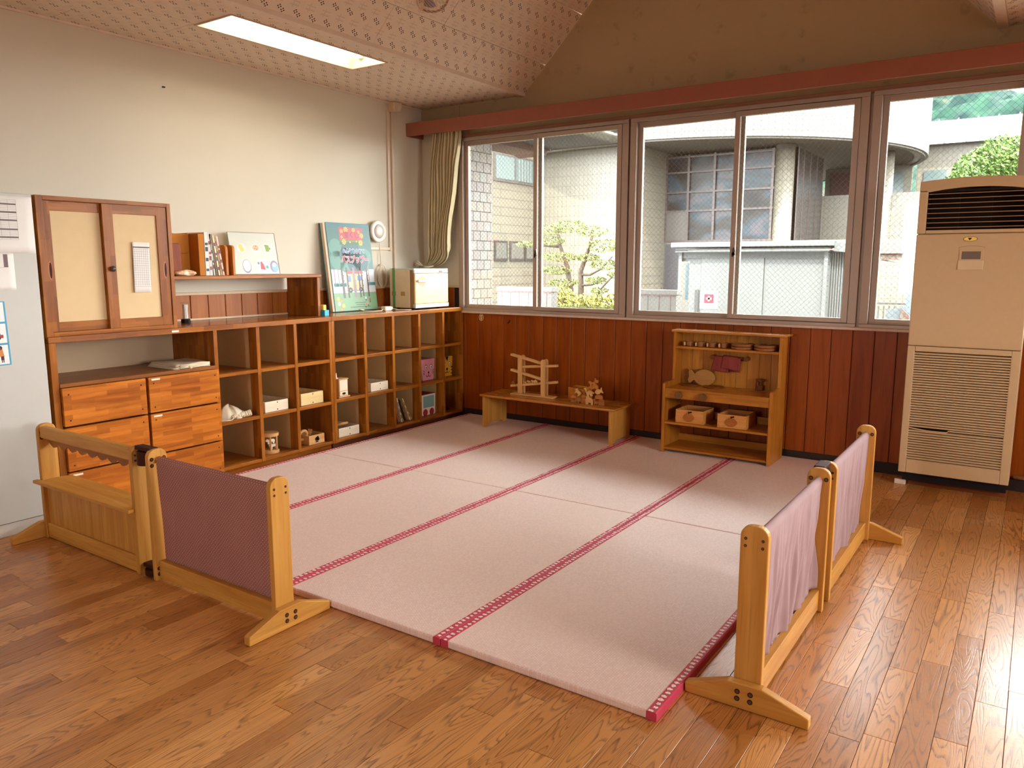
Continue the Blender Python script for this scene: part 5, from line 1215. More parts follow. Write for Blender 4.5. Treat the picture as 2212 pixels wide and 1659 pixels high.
    part('control_flap', B(4.252, 4.378, yf-.0075, yf-.003, 1.318, 1.372), plain('flap_cream', (214, 186, 146), .45), t, bev=.002)
    mb = MB(); fr = Frame((4.315, yf-.0025, 1.44), (1, 0, 0), (0, 0, 1)); stroke(fr, mb, [(.065*cos(a), .012*sin(a)) for a in [pi*i/14 for i in range(15)]], .002, .0006); part('arched_groove', mb, plain('groove_brown', (150, 118, 76), .5), t)
    tag(part('white_block', B(4.005, 4.068, -.232, -.21, 0, .032), plain('white_foam', (222, 200, 182), .6), bev=.003), 'small white block on the floor by the air conditioner', 'block')
    tag(part('wall_pipe', MB().cyl((4.62, -.03, .088), (8.4, -.03, .088), .012, 10), plain('cream_pipe', (190, 150, 112), .4), smooth=True), 'thin cream pipe along the wall right of the air conditioner', 'pipe')
build_ac()

# ------------------------------------------------------------------ wooden play fences
HOLE = None
def build_fences():
    # local axes: a along the fence, p across, z up; axis 'x' or 'y'
    def mk(axis, pc):
        def bx(mb, a0, a1, p0, p1, z0, z1):
            return mb.box(a0, a1, pc+p0, pc+p1, z0, z1) if axis == 'x' else mb.box(pc+p0, pc+p1, a0, a1, z0, z1)
        def pris(mb, pts, a0, a1):          # polygon in (p,z) extruded along a
            if axis == 'x': return mb.prism([(pc+p, z) for p, z in pts], 'x', a0, a1)
            return mb.prism([(pc+p, z) for p, z in pts], 'y', a0, a1)
        def pt(a, p, z): return (a, pc+p, z) if axis == 'x' else (pc+p, a, z)
        return bx, pris, pt
    HW, HT, TH = .0425, .576, .026
    def post_profile():
        r = .034; pts = [(-HW, .001), (HW, .001), (HW, HT-r)]+[(HW-r+r*cos(a), HT-r+r*sin(a)) for a in [pi/2*i/6 for i in range(1, 7)]]+[(-HW+r+r*cos(a), HT-r+r*sin(a)) for a in [pi/2+pi/2*i/6 for i in range(0, 7)]]
        return pts
    FOOT = [(-.188, .001), (.192, .001), (.192, .034), (.052, .083), (-.052, .083), (-.188, .034)]
    PZ = pine('z')
    def bolts(parent, pt, a, side, ps, zs, r=.0085):
        for p in ps:
            for z in zs:
                c = Vector(pt(a, p, z)); d = Vector(pt(a+side*.0016, p, z)); mb = MB().cyl(c-(d-c)*.5, d, r, 12); o = part('bolt_cap', mb, DARK, parent)
                mb = MB().cyl(d, d+(d-c)*.5, r*.6, 10); part('bolt_head', mb, STEEL, o)
    def frame(name, label, axis, pc, a0, a1, foot, mid):
        bx, pris, pt = mk(axis, pc)
        t = thing(name, label, 'play fence', pt((a0+a1)/2, 0, 0), 'wooden play fence panels')
        PA = pine(axis)
        for a, b in ((a0, a0+TH), (a1-TH, a1)): part('post', pris(MB(), post_profile(), a, b), PZ, t, bev=.003)
        for s in foot:
            (fa, fb) = (a0-.032, a0-.0005) if s < 0 else (a1+.0005, a1+.032)
            f = part('foot', pris(MB(), FOOT, fa, fb), pine('y' if axis == 'x' else 'x'), t, bev=.003)
            bolts(f, pt, fa if s < 0 else fb, s, (-.02, .02), (.033, .056))
        for a, s in ((a0, -1), (a1, 1)):
            if not mid or True:
                bolts(t, pt, a, s, (-.026, .026), (.512, .535), .0046)
        for a, s in ((a0+TH, 1), (a1-TH, -1)): bolts(t, pt, a, s, (-.028,), (.508, .535)); bolts(t, pt, a, s, (.028,), (.535,)); bolts(t, pt, a, s, (-.028,), (.03, .055))
        return t, bx, pris, pt
    def hinge(parent, axis, pc, a0, a1):
        bx, pris, pt = mk(axis, pc)
        for z, up in ((.555, 1), (.028, 0)):
            mb = MB(); bx(mb, a0-.004, a1+.012, -.026, .016, z+.006, z+.024)
            part('hinge_block', mb, DARK, parent, bev=.004)
            c0 = Vector(pt((a0+a1)/2, -.006, z-.055 if up else z-.02)); c1 = Vector(pt((a0+a1)/2, -.006, z+.004))
            part('hinge_drum', MB().cyl(c0, c1, (a1-a0)/2-.012, 20), DARK, parent)
    # counter panel (left-most)
    pc = -3.645
    t, bx, pris, pt = frame('counter_fence_panel', 'wooden play fence panel with shop counter and scalloped valance', 'x', pc, .652, 1.498, (-1,), True)
    a0, a1 = .652+TH, 1.498-TH
    part('top_rail', bx(MB(), a0, a1, -.036, .002, .508, .566), pine('x'), t, bev=.008, seg=3)
    n = 9; w = (a1-a0)/n; pts = [(a0, .512)]
    for i in range(n):
        for k in range(9): pts.append((a0+w*(i+k/8), .482-.024*sin(pi*k/8)))
    pts.append((a1, .512))
    part('scalloped_valance', MB().prism(pts, 'y', pc+.004, pc+.014), toyd('x'), t)
    part('bottom_rail', bx(MB(), a0, a1, -.036, -.006, .004, .078), pine('x'), t, bev=.004)
    nb = 8; wb = (a1-a0)/nb
    for i in range(nb): part('panel_board', bx(MB(), a0+wb*i+.0006, a0+wb*(i+1)-.0006, -.024, -.014, .078, .282), PZ, t)
    cnt = [(.642, pc-.072), (1.492, pc-.072), (1.492, pc-.0445), (a1-.002, pc-.0445), (a1-.002, pc+.0445), (1.44, pc+.09), (.70, pc+.09), (a0+.002, pc+.0445), (a0+.002, pc-.0445), (.642, pc-.0445)]
    part('counter_shelf', MB().prism(cnt, 'z', .283, .299), pine('x'), t, bev=.003)
    hinge(t, 'x', pc, 1.500, 1.598)
    def cloth_panel(t, axis, pc, a0, a1, mat, wr, ztop=.547, zb=.088, seed=1, low=None):
        rg = random.Random(seed); ph = [rg.uniform(0, 6) for _ in range(12)]
        def fn(u, v):
            a = a0+(a1-a0)*u; zl = zb+(low(u) if low else 0)
            if v < .10:
                an = pi*(v/.10)*.5; p = .018*cos(pi*.5+an*2-.0) ; z = ztop-.016+.016*sin(pi/2*(v/.10)+0) if False else ztop-.016+.016*cos(pi*(.5-v/.10)*1.0)
                p = .016*(1-2*v/.10)
            else:
                q = (v-.10)/.90; z = ztop-.016-(ztop-.016-zl)*q; p = -.016+.014*q
                e = min(1, q*2.2)
                p += 1.55*wr*e*(sin(23*u+ph[0]+2*q)*.45+sin(47*u+ph[1]-3*q)*.3+.5*sin(71*u+5*q+ph[2])*(.3+.7*u)+.35*sin(12*u+6*q+ph[3])+.22*sin(150*u+8*q+ph[4])*(.4+.6*sin(9*u+ph[5])**2))
            return (a, pc+p, z) if axis == 'x' else (pc+p*(-1), a, z)
        o = part('fabric_panel', MB().grid(fn, 300, 40), mat, t, smooth=True); m = o.modifiers.new('th', 'SOLIDIFY'); m.thickness = .0025
        return o
    # dotted panel
    t, bx, pris, pt = frame('dotted_fabric_fence_panel', 'wooden play fence panel with mauve dotted cloth', 'x', pc, 1.600, 2.408, (1,), True)
    a0, a1 = 1.600+TH, 2.408-TH
    part('top_rod', MB().cyl(pt(a0, 0, .532), pt(a1, 0, .532), .012, 14), pine('x'), t); part('bottom_rail', bx(MB(), a0, a1, -.028, .006, .012, .090), pine('x'), t, bev=.003)
    cloth_panel(t, 'x', pc, a0+.012, a1-.004, DOTS, .0022, seed=3, zb=.085)
    # right-hand panels
    pr = 4.017
    t, bx, pris, pt = frame('near_draped_fence_panel', 'wooden play fence panel with draped mauve cloth nearest the camera', 'y', pr, -3.204, -2.372, (-1,), True)
    a0, a1 = -3.204+TH, -2.372-TH
    part('top_rod', MB().cyl(pt(a0, 0, .532), pt(a1, 0, .532), .012, 14), pine('y'), t); part('bottom_rail', bx(MB(), a0, a1, .0, .028, .010, .092), pine('y'), t, bev=.003)
    cloth_panel(t, 'y', pr, a0+.006, a1-.006, MAUVE, .0085, zb=.075, seed=5, low=lambda u: .012*sin(7*u)+.02*u)
    hinge(t, 'y', pr, -2.370, -2.280)
    t, bx, pris, pt = frame('far_draped_fence_panel', 'wooden play fence panel with draped mauve cloth near the air conditioner', 'y', pr, -2.278, -1.405, (1,), True)
    a0, a1 = -2.278+TH, -1.405-TH
    part('top_rod', MB().cyl(pt(a0, 0, .532), pt(a1, 0, .532), .012, 14), pine('y'), t); part('bottom_rail', bx(MB(), a0, a1, .0, .028, .010, .092), pine('y'), t, bev=.003)
    cloth_panel(t, 'y', pr, a0+.006, a1-.006, MAUVE, .008, zb=.072, seed=9, low=lambda u: .012*sin(6*u+1))
build_fences()

# ------------------------------------------------------------------ ceiling light and fan
def build_ceiling_things():
    y0, y1, x0, x1 = -2.60, -1.395, .57, .885
    t = thing('ceiling_light', 'recessed fluorescent ceiling light with two glowing tubes', 'ceiling light', (.73, -2.0, ZC))
    enamel = plain('white_light_enamel', (214, 216, 202), .4, .4, 0, .01)
    D = .11
    mb = MB().box(x0-.012, x1+.012, y0-.012, y0, ZC-.006, ZC+.002).box(x0-.012, x1+.012, y1, y1+.012, ZC-.006, ZC+.002).box(x0-.012, x0, y0, y1, ZC-.006, ZC+.002).box(x1, x1+.012, y0, y1, ZC-.006, ZC+.002)
    part('trim_frame', mb, plain('light_trim', (196, 166, 140), .5), t)
    mb = MB()
    for q in ([(x0, y0), (x1, y0)], [(x1, y0), (x1, y1)], [(x1, y1), (x0, y1)], [(x0, y1), (x0, y0)]):
        ins = lambda p: (min(max(p[0], x0+.05), x1-.05), min(max(p[1], y0+.01), y1-.01))
        (a0, b0), (a1, b1) = q; (c0, d0), (c1, d1) = ins(q[0]), ins(q[1])
        mb.add([(a0, b0, ZC), (a1, b1, ZC), (c1, d1, ZC+D), (c0, d0, ZC+D)], [(0, 1, 2, 3)])
    mb.add([(x0+.05, y0+.01, ZC+D), (x1-.05, y0+.01, ZC+D), (x1-.05, y1-.01, ZC+D), (x0+.05, y1-.01, ZC+D)], [(0, 1, 2, 3)])
    part('reflector', mb, enamel, t)
    tube = emis('fluorescent_glow', (255, 246, 226), LAMP)
    for x in (.675, .78):
        part('fluorescent_tube', MB().cyl((x, y0+.04, ZC+.062), (x, y1-.04, ZC+.062), .0155, 14), tube, t)
        for y in (y0+.03, y1-.03): part('tube_socket', MB().cyl((x, y-.014, ZC+.062), (x, y+.014, ZC+.062), .021, 14), enamel, t)
    # small wall-hung ceiling fan with wire guard, only its lower rim shows
    c = Vector((1.395, -1.60, 3.03)); n = Vector((-.1, -.75, -.62)).normalized(); a = n.orthogonal().normalized(); b = n.cross(a); R = .205
    c = Vector((1.40, -1.62, 3.055))
    t = thing('wire_guard_fan', 'wall fan with cream wire guard below the sloped ceiling', 'fan', c)
    wire = plain('cream_fan_wire', (222, 200, 170), .4); rim = plain('tan_fan_rim', (176, 130, 98), .4)
    part('guard_rim', MB().tube([c+a*R*cos(q)+b*R*sin(q) for q in [2*pi*i/48 for i in range(49)]], .007, 8), rim, t, smooth=True)
    for s, nm in ((1, 'front_guard'), (-1, 'rear_guard')):
        mb = MB()
        for i in range(40):
            q = 2*pi*i/40; e = a*cos(q)+b*sin(q)
            mb.tube([c+n*.06*s+e*.045, c+n*.055*s+e*.12, c+n*.035*s+e*.185, c+e*(R+.006)+n*.004*s], .0016, 5)
        part(nm, mb, wire, t)
    part('front_hub', MB().cyl(c+n*.055, c+n*.066, .045, 20), wire, t)
    part('motor', MB().cyl(c-n*.06, c-n*.17, .055, 18), WHITE, t, bev=.01)
    bl = plain('lilac_fan_blade', (150, 142, 160), .35)
    for k in range(4):
        q0 = k*pi/2+.3
        def fn(u, v, q0=q0):
            r = .03+.145*v; q = q0+(u-.5)*(1.25-.2*v); return tuple(c+(a*cos(q)+b*sin(q))*r+n*(.025*(u-.5)))
        o = part('blade', MB().grid(fn, 8, 6), bl, t, smooth=True); o.modifiers.new('th', 'SOLIDIFY').thickness = .002
    part('hanging_bracket', MB().cyl(c-n*.16, Vector((1.70, -1.75, 3.30)), .012, 10), WHITE, t)
LAMP = 8.5
build_ceiling_things()

# small things fixed on the walls
def build_small():
    t = thing('wall_sticker', 'small round cream emblem on the panelling under the window', 'sticker', (.62, -.013, .89))
    fr = Frame((.652, -.0125, .892), (1, 0, 0), (0, 0, 1)); mb = MB(); stroke(fr, mb, [(.022*cos(q), .028*sin(q)) for q in [2*pi*i/24 for i in range(25)]], .005, .0006); fr.disc(mb, 0, .012, .013, .0006, 12, .007); fr.poly(mb, [(-.012, .005), (.0, -.004), (.012, .005), (.004, -.022), (-.004, -.022)], .0006)
    part('emblem', mb, plain('emblem_cream', (226, 200, 140), .6), t)
    tag(part('panel_hook', MB().tube([(.935, -.012, .858), (.945, -.03, .852), (.955, -.03, .862), (.96, -.024, .88)], .004, 6), BLACK, smooth=True), 'tiny dark hook on the panelling under the left window', 'hook')
    tag(part('wall_hook', MB().box(0, .012, -2.478, -2.462, 2.44, 2.446), BLACK), 'tiny dark hook high on the cream wall', 'hook')
build_small()

# ------------------------------------------------------------------ outside
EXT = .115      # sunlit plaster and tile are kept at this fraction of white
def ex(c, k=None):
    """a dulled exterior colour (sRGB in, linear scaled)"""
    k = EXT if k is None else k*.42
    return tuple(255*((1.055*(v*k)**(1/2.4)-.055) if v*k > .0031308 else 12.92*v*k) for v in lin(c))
def build_outside():
    G = -.4
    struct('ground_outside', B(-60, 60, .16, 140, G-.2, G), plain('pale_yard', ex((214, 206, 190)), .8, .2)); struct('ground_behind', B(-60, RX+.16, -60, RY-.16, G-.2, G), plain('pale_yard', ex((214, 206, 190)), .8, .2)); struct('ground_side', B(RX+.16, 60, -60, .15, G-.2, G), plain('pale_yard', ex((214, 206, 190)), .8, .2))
    conc = plain('grey_soffit', ex((170, 166, 160)), .8, .2); rose = plain('rose_beam_paint', ex((196, 140, 118)), .7, .2)
    t = thing('eave', 'grey eave with rose beam over the windows outside', 'eave', (4, .9, 2.5))
    part('soffit_slab', B(.36, 1.26, .155, 1.60, 2.515, 2.66), conc, t); part('soffit_slab', B(1.26, RX+1, .155, 1.60, 2.66, 2.80), conc, t)
    part('fascia_beam', B(.36, 1.28, 1.60, 1.66, 2.505, 2.80), plain('fascia_rose', ex((206, 176, 160)), .7), t); part('fascia_beam', B(1.28, RX+1, 1.60, 1.66, 2.65, 2.86), plain('fascia_rose', ex((206, 176, 160)), .7), t)
    mb = MB().prism([(.155, 2.46), (1.42, 2.46), (1.52, 2.44), (1.56, 2.50), (1.60, 2.50), (1.60, 2.85), (.155, 2.85)], 'x', .02, .352); part('rose_beam', mb, rose, t)
    # tiled pillar by the left window
    t = thing('tiled_pillar', 'beige and pink tiled pillar just outside the left window', 'pillar', (.0, .38, G))
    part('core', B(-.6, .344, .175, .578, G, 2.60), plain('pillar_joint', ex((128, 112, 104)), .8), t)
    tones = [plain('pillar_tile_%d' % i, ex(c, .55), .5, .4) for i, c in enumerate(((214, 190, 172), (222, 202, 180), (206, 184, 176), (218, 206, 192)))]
    tw, th = .106, .0875; rg = random.Random(11); cache = [B(0, .008, .003, tw-.003, .003, th-.003).mesh('tile', m) for m in tones]; half = {}
    for r in range(int((2.50-.86)/th)+1):
        z = .86+r*th; y = .175-(tw*.5 if r % 2 else 0)
        while y < .575:
            a, b = max(y, .175), min(y+tw, .578)
            if b-a > .02:
                i = rg.randrange(4)
                if b-a > tw-.002: me = cache[i]; o = link('tile', me, t); o.location = (.344, y, z)
                else:
                    o = link('tile', B(.344, .352, a+.003, b-.003, z+.003, z+th-.003).mesh('tile', tones[i]), t)
            y += tw
    # cream tiled building opposite
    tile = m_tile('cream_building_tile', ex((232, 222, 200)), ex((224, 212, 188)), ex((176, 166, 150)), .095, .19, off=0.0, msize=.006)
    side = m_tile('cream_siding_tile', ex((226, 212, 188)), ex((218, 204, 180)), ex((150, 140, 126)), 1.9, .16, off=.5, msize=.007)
    t = thing('cream_tiled_building', 'cream tiled building with rounded balcony across the yard', 'building', (-1, 10, G))
    part('corner_wall', B(-9, -3.8, 6.0, 12, G, 6.5), side, t)
    part('front_wall', B(-3.8, -1.7, 8.06, 12, G, 6.5), tile, t)
    part('return_wall', B(-1.72, -1.69, 8.07, 9.36, G, 3.48), side, t)
    fm = plain('window_frame_grey', ex((150, 140, 132)), .5); wg = plain('window_blind_glass', ex((170, 196, 196)), .2)
    w = part('window', B(-3.80, -3.775, 6.40, 7.80, 2.86, 3.36), fm, t); part('pane', B(-3.776, -3.77, 6.47, 7.06, 2.91, 3.32), plain('sky_pane', ex((206, 224, 222)), .15), w); part('pane', B(-3.776, -3.77, 7.12, 7.75, 2.91, 3.32), wg, w)
    for y in (7.2, 7.3, 7.4, 7.5, 7.6): part('blind_slat', B(-3.769, -3.766, y, y+.05, 2.91, 3.32), plain('blind_white', ex((214, 220, 216)), .5), w)
    for a, b in ((6.42, 6.84), (6.93, 7.42), (7.46, 7.9)):
        w = part('window', B(-3.80, -3.775, a, b, 1.40, 1.78), plain('dark_bronze_frame', ex((96, 78, 70)), .5), t); part('pane', B(-3.776, -3.77, a+.04, b-.04, 1.45, 1.74), plain('dusty_pane', ex((188, 180, 170)), .2), w)
    # glazed lobby wall
    gy = 9.36; gx0, gx1, gz0, gz1 = -1.70, .44, 1.78, 3.45
    brz = plain('bronze_mullion', ex((104, 78, 72), .5), .5); lob = plain('lobby_dark', ex((96, 88, 86), .5), .15, .6)
    g = part('curtain_wall_glass', B(gx0, gx1, gy+.03, gy+.05, gz0, gz1), m_lobby(), t)
    part('lobby_back', B(gx0, gx1, gy+1.2, gy+1.25, gz0-.3, gz1), lob, t)
    for x in (gx0, -1.24, -.72, -.20, gx1-.06): part('mullion', B(x, x+.045, gy-.02, gy+.03, gz0, gz1), brz, t)
    for z in (gz0, 2.36, 2.72, 3.10, gz1-.06): part('transom', B(gx0, gx1, gy-.015, gy+.028, z, z+.035), brz, t)
    part('left_dark_panel', B(gx0+.04, -1.24, gy-.005, gy+.03, gz0, 2.36), plain('panel_umber', ex((120, 108, 100), .5), .5), t)
    part('plinth_wall', B(gx0, 3.4, gy, gy+.3, G, gz0), tile, t)
    part('dark_doorway', B(-1.66, -1.2, gy-.02, gy, G, 1.74), plain('doorway_dark', ex((96, 90, 96), .5), .4), t)
    part('pillar', MB().cyl((.58, 9.45, G), (.58, 9.45, 3.5), .17, 24), tile, t, smooth=True)
    part('side_glass', B(.75, .80, 9.5, 11.4, 1.78, 3.45), lob, t)
    for y in (9.5, 9.9, 10.4, 10.9, 11.4): part('side_mullion', B(.74, .81, y, y+.05, 1.7, 3.45), brz, t)
    part('parapet_wall', B(.42, 3.3, 11.5, 11.7, G, 2.72), tile, t); part('rear_wall', B(.3, 2.1, 13.9, 14.1, G, 3.5), tile, t)
    part('terrace_door', B(.45, .95, 13.85, 13.9, 2.5, 3.4), plain('maroon_door', ex((120, 74, 70), .5), .5), t); part('terrace_glass', B(1.0, 1.95, 13.85, 13.9, 2.5, 3.35), wg, t)
    # drum balcony
    cx, cy, r = -2.02, 12.04, 4.60; zb = 3.50
    def ring(r0, r1, z0, z1, n=72, a0=-2.0, a1=1.25):
        mb = MB(); k = [a0+(a1-a0)*i/n for i in range(n+1)]
        vs = []
        for a in k:
            for rr, z in ((r0, z0), (r1, z0), (r1, z1), (r0, z1)): vs.append((cx+rr*cos(a), cy+rr*sin(a), z))
        f = []
        for i in range(n):
            for j in range(4): f.append((i*4+j, i*4+(j+1) % 4, (i+1)*4+(j+1) % 4, (i+1)*4+j))
        return mb.add(vs, f)
    part('balcony_drum', ring(r-.25, r, zb, zb+2.4), m_drum(cx, cy, r), t)
    sof = plain('balcony_soffit', ex((206, 198, 182)), .8, .1)
    part('balcony_soffit', MB().poly([(cx+r*.995*cos(a), cy+r*.995*sin(a), zb+.01) for a in [2*pi*i/72 for i in range(72)]]), sof, t)
    part('balcony_lip', ring(r-.12, r-.05, zb-.03, zb+.005), plain('soffit_lip', ex((190, 180, 164)), .7), t)
    part('drum_column', MB().cyl((1.93, 11.5, G), (1.93, 11.5, zb), .17, 24), tile, t, smooth=True)
    # lettering on the return wall
    fr = Frame((-1.698, 8.35, 1.62), (0, 1, 0), (0, 0, 1)); mb = MB(); fr.text(mb, '図書館', 0, 0, .16, .004); part('wall_lettering', mb, plain('letter_grey', ex((120, 116, 110), .6), .6), t)
    # far wing, roof
    t = thing('far_wing', 'pale far wing with ribbed metal roof behind the tree', 'building', (4, 15.5, G))
    part('wall', B(2.10, 9, 14.6, 18, G, 3.98), tile, t)
    part('roof', MB().prism([(14.3, 3.95), (17, 4.85), (17, 3.95)], 'x', 2.0, 10), plain('pale_metal_roof', ex((214, 218, 224)), .5), t)
    for i in range(14):
        x = 2.2+.42*i; part('roof_rib', MB().prism([(14.28, 3.95), (17, 4.86), (17, 4.89), (14.28, 3.98)], 'x', x, x+.02), plain('roof_seam', ex((150, 168, 196)), .5), t)
    for a, b, z0, z1 in ((2.25, 2.7, 2.75, 3.42), (2.95, 3.6, 2.7, 3.42)): w = part('window', B(a, b, 14.56, 14.6, z0, z1), wg, t)
    t = thing('entrance_porch', 'grey entrance porch under the far balcony', 'porch', (1.9, 12.5, G))
    part('porch_back', B(1.0, 2.6, 11.42, 11.48, G, 1.42), plain('porch_grey', ex((150, 156, 152), .5), .5), t); part('porch_window', B(1.15, 1.65, 11.39, 11.42, 1.02, 1.36), wg, t); part('porch_counter', B(1.0, 2.55, 11.36, 11.42, .95, 1.0), plain('porch_ledge', ex((110, 92, 88), .5), .5), t)
    for i in range(12): part('porch_slat', B(1.02+.125*i, 1.10+.125*i, 11.38, 11.42, .42, .93), plain('porch_slat_grey', ex((168, 174, 168), .5), .5), t)
    # hillside
    def hf(u, v):
        x = -30+60*u; y = 62+50*v; z = 2+24*v**.8+3*sin(6*u+1)*v+1.5*sin(17*u+9*v)
        return (x, y, z)
    mb = MB().grid(hf, 120, 60)
    o = part('wooded_hill', mb, m_hill(), smooth=True); tag(o, 'blue green wooded hillside behind the roofs', 'hill')
    tx = bpy.data.textures.new('hill_bumps', 'CLOUDS'); tx.noise_scale = 1.6; md = o.modifiers.new('d', 'DISPLACE'); md.texture = tx; md.strength = 2.6; md.texture_coords = 'LOCAL'
    # storage shed
    sw = plain('shed_white', ex((226, 230, 230)), .4, .4, 0, .02); sg = plain('shed_grey', ex((196, 202, 204)), .4, .4, 0, .02)
    t = thing('storage_shed', 'white metal storage shed with red cross sign', 'shed', (1.85, 4.1, G))
    part('body', B(.99, 2.70, 3.66, 4.7, G, 1.50), sw, t); part('side_wall', B(2.70, 2.93, 3.72, 4.7, G, 1.50), sg, t)
    mb = MB().box(.90, 2.76, 3.52, 4.8, 1.545, 1.605); part('roof', mb, sw, t, bev=.01); part('roof_end', MB().prism([(2.76, 1.49), (2.98, 1.47), (2.98, 1.55), (2.76, 1.605)], 'y', 3.6, 4.8), sw, t)
    for z in (1.49, 1.517): part('fascia_band', B(.95, 2.72, 3.55, 3.70, z, z+.014), sg, t)
    part('lintel', B(1.0, 2.68, 3.62, 3.66, 1.42, 1.49), sg, t)
    d = part('door', B(1.02, 1.25, 3.64, 3.66, G, 1.42), sw, t); d = part('door', B(1.255, 2.0, 3.63, 3.66, G, 1.42), sw, t); part('door_handle', B(1.19, 1.235, 3.615, 3.63, .45, 1.045), plain('handle_grey', ex((150, 152, 152)), .4), d); part('door', B(2.005, 2.66, 3.64, 3.66, G, 1.42), sw, t)
    part('corner_post', B(.975, 1.015, 3.60, 3.66, G, 1.49), sw, t); part('corner_post', B(2.66, 2.70, 3.60, 3.66, G, 1.49), sw, t)
    for i in range(9): part('rib', B(2.70+.026*i, 2.712+.026*i, 3.70, 3.722, G, 1.47), sw, t)
    fr = Frame((1.365, 3.628, .935), (1, 0, 0), (0, 0, 1)); mb = MB(); mb.mat(0); fr.rect(mb, -.112, .112, -.12, .092, .001)
    mb.mat(1); fr.rect(mb, -.058, .058, -.048, .058, .003); mb.mat(0); fr.rect(mb, -.013, .013, -.028, .038, .005); fr.rect(mb, -.036, .036, -.008, .018, .005); mb.mat(2); fr.text(mb, '防災ハウス', 0, -.082, .034, .003)
    part('cross_sign', mb, [plain('sign_white', ex((240, 236, 230), .5), .5), plain('sign_red', (120, 20, 40), .5), plain('sign_grey', ex((140, 130, 124), .5), .6)], t)
    # low walls
    lw = plain('white_low_wall', ex((240, 234, 224)), .7, .2); pl = plain('pink_line', ex((226, 140, 150)), .7)
    for lab, a, b in (('white low wall with pink line outside the left window', -1.02, -.225), ('white low wall with pink line left of the shed', .70, 1.37)):
        t = thing('low_wall', lab, 'wall', ((a+b)/2, 2.65, G)); part('wall_body', B(a, b, 2.6, 2.75, G, 1.012), lw, t); part('coping', B(a-.01, b+.01, 2.59, 2.76, 1.018, 1.066), lw, t); part('pink_band', B(a, b, 2.594, 2.60, 1.004, 1.018), pl, t)
        n = max(2, int((b-a)/.13))
        for i in range(n): part('panel_seam', B(a+(b-a)*(i+.5)/n-.002, a+(b-a)*(i+.5)/n+.002, 2.596, 2.60, .5, 1.0), pl, t)
    t = thing('bollard_sign', 'white sign board with blue lettering strip left of the shed', 'sign', (1.3, 3.2, G)); part('board', B(1.17, 1.27, 3.2, 3.22, G, 1.38), lw, t); part('blue_strip', B(1.235, 1.262, 3.195, 3.2, .95, 1.36), plain('strip_blue', ex((120, 180, 206)), .6), t)
    # planter, hedge and clipped pine
    def leaves(mb, c, rx, ry, rz, n, s, rg, flat=0):
        for _ in range(n):
            while True:
                q = Vector((rg.uniform(-1, 1), rg.uniform(-1, 1), rg.uniform(-1, 1)))
                if .25 < q.length < 1: break
            q = q.normalized()*(q.length**.4); p = Vector((c[0]+q.x*rx, c[1]+q.y*ry, c[2]+q.z*rz))
            d = Vector((rg.gauss(0, 1), rg.gauss(0, 1), rg.gauss(0, 1)+.5)).normalized(); e = d.orthogonal().normalized(); h = d.cross(e); k = s*rg.uniform(.6, 1.3)
            mb.add([p-e*k*.4, p+h*k*.9-e*0, p+e*k*.4, p-h*k*.9], [(0, 1, 2, 3)])
    rg = random.Random(21)
    lf = m_leaf('pine_needles', ex((116, 138, 60), .45), ex((196, 200, 110), .6))
    t = thing('clipped_pine', 'cloud-pruned garden pine seen through the left window', 'tree', (-.9, 4.4, G)); tk = plain('pine_bark', ex((130, 112, 96), .5), .9, .2, 0, .2, 30)
    tr = [[(-1.0, 4.4, G), (-.98, 4.4, .9), (-1.05, 4.4, 1.3), (-1.18, 4.4, 1.62), (-1.22, 4.4, 1.85)], [(-.80, 4.35, G), (-.79, 4.35, .95), (-.80, 4.35, 1.25), (-.70, 4.35, 1.5), (-.62, 4.35, 1.75)], [(-.8, 4.35, 1.2), (-.62, 4.3, 1.2), (-.45, 4.3, 1.28), (-.28, 4.3, 1.45)], [(-1.05, 4.4, 1.25), (-1.25, 4.4, 1.32)], [(-.80, 4.35, 1.05), (-.6, 4.3, 1.06), (-.42, 4.3, 1.12)], [(-.98, 4.4, 1.02), (-1.2, 4.4, 1.08)], [(-1.2, 4.4, 1.6), (-1.5, 4.4, 1.62), (-1.72, 4.4, 1.62)], [(-.5, 4.25, G), (-.48, 4.25, .95), (-.33, 4.25, 1.1), (-.22, 4.25, 1.2)]]
    for i, q in enumerate(tr): part('trunk' if i < 2 else 'branch', MB().tube(q, [(.05 if i < 2 else .02)*(1-.6*j/(len(q)-1)) for j in range(len(q))], 8), tk, t, smooth=True)
    for (x, z, rx, rz) in ((-1.28, 1.84, .28, .10), (-1.0, 1.88, .3, .12), (-.62, 1.80, .25, .11), (-1.3, 1.68, .25, .08), (-.45, 1.60, .27, .13), (-1.15, 1.45, .3, .09), (-.7, 1.44, .2, .07), (-.42, 1.34, .25, .10), (-1.2, 1.26, .27, .08), (-.24, 1.58, .10, .08), (-1.08, 1.08, .27, .08), (-.55, 1.12, .16, .07), (-.2, 1.2, .16, .08), (-1.72, 1.64, .16, .06), (-.5, .98, .12, .06)):
        mb = MB(); leaves(mb, (x, 4.35, z), rx*.9, .2, rz*.72, int(1700*rx), .022, rg); part('foliage_pad', mb, lf, t)
    mb = MB()
    for i in range(16): leaves(mb, (-1.2+.095*i, 4.0+.02*(i % 3), .80+.02*(i % 2)), .12, .2, .13, 260, .026, rg)
    for i in range(3): leaves(mb, (-1.0+.03*i, 4.1, .94), .15, .2, .09, 150, .024, rg)
    t = thing('yellow_green_hedge', 'yellow green hedge in front of the pine', 'hedge', (-.5, 4, G)); part('hedge_core', B(-1.25, .35, 3.86, 4.14, G, .78), plain('hedge_core_green', ex((120, 130, 50), .4), .9), t)
    o = part('leaf_mass', mb, m_leaf('hedge_leaf', ex((168, 170, 60), .5), ex((226, 216, 110), .62)), t)
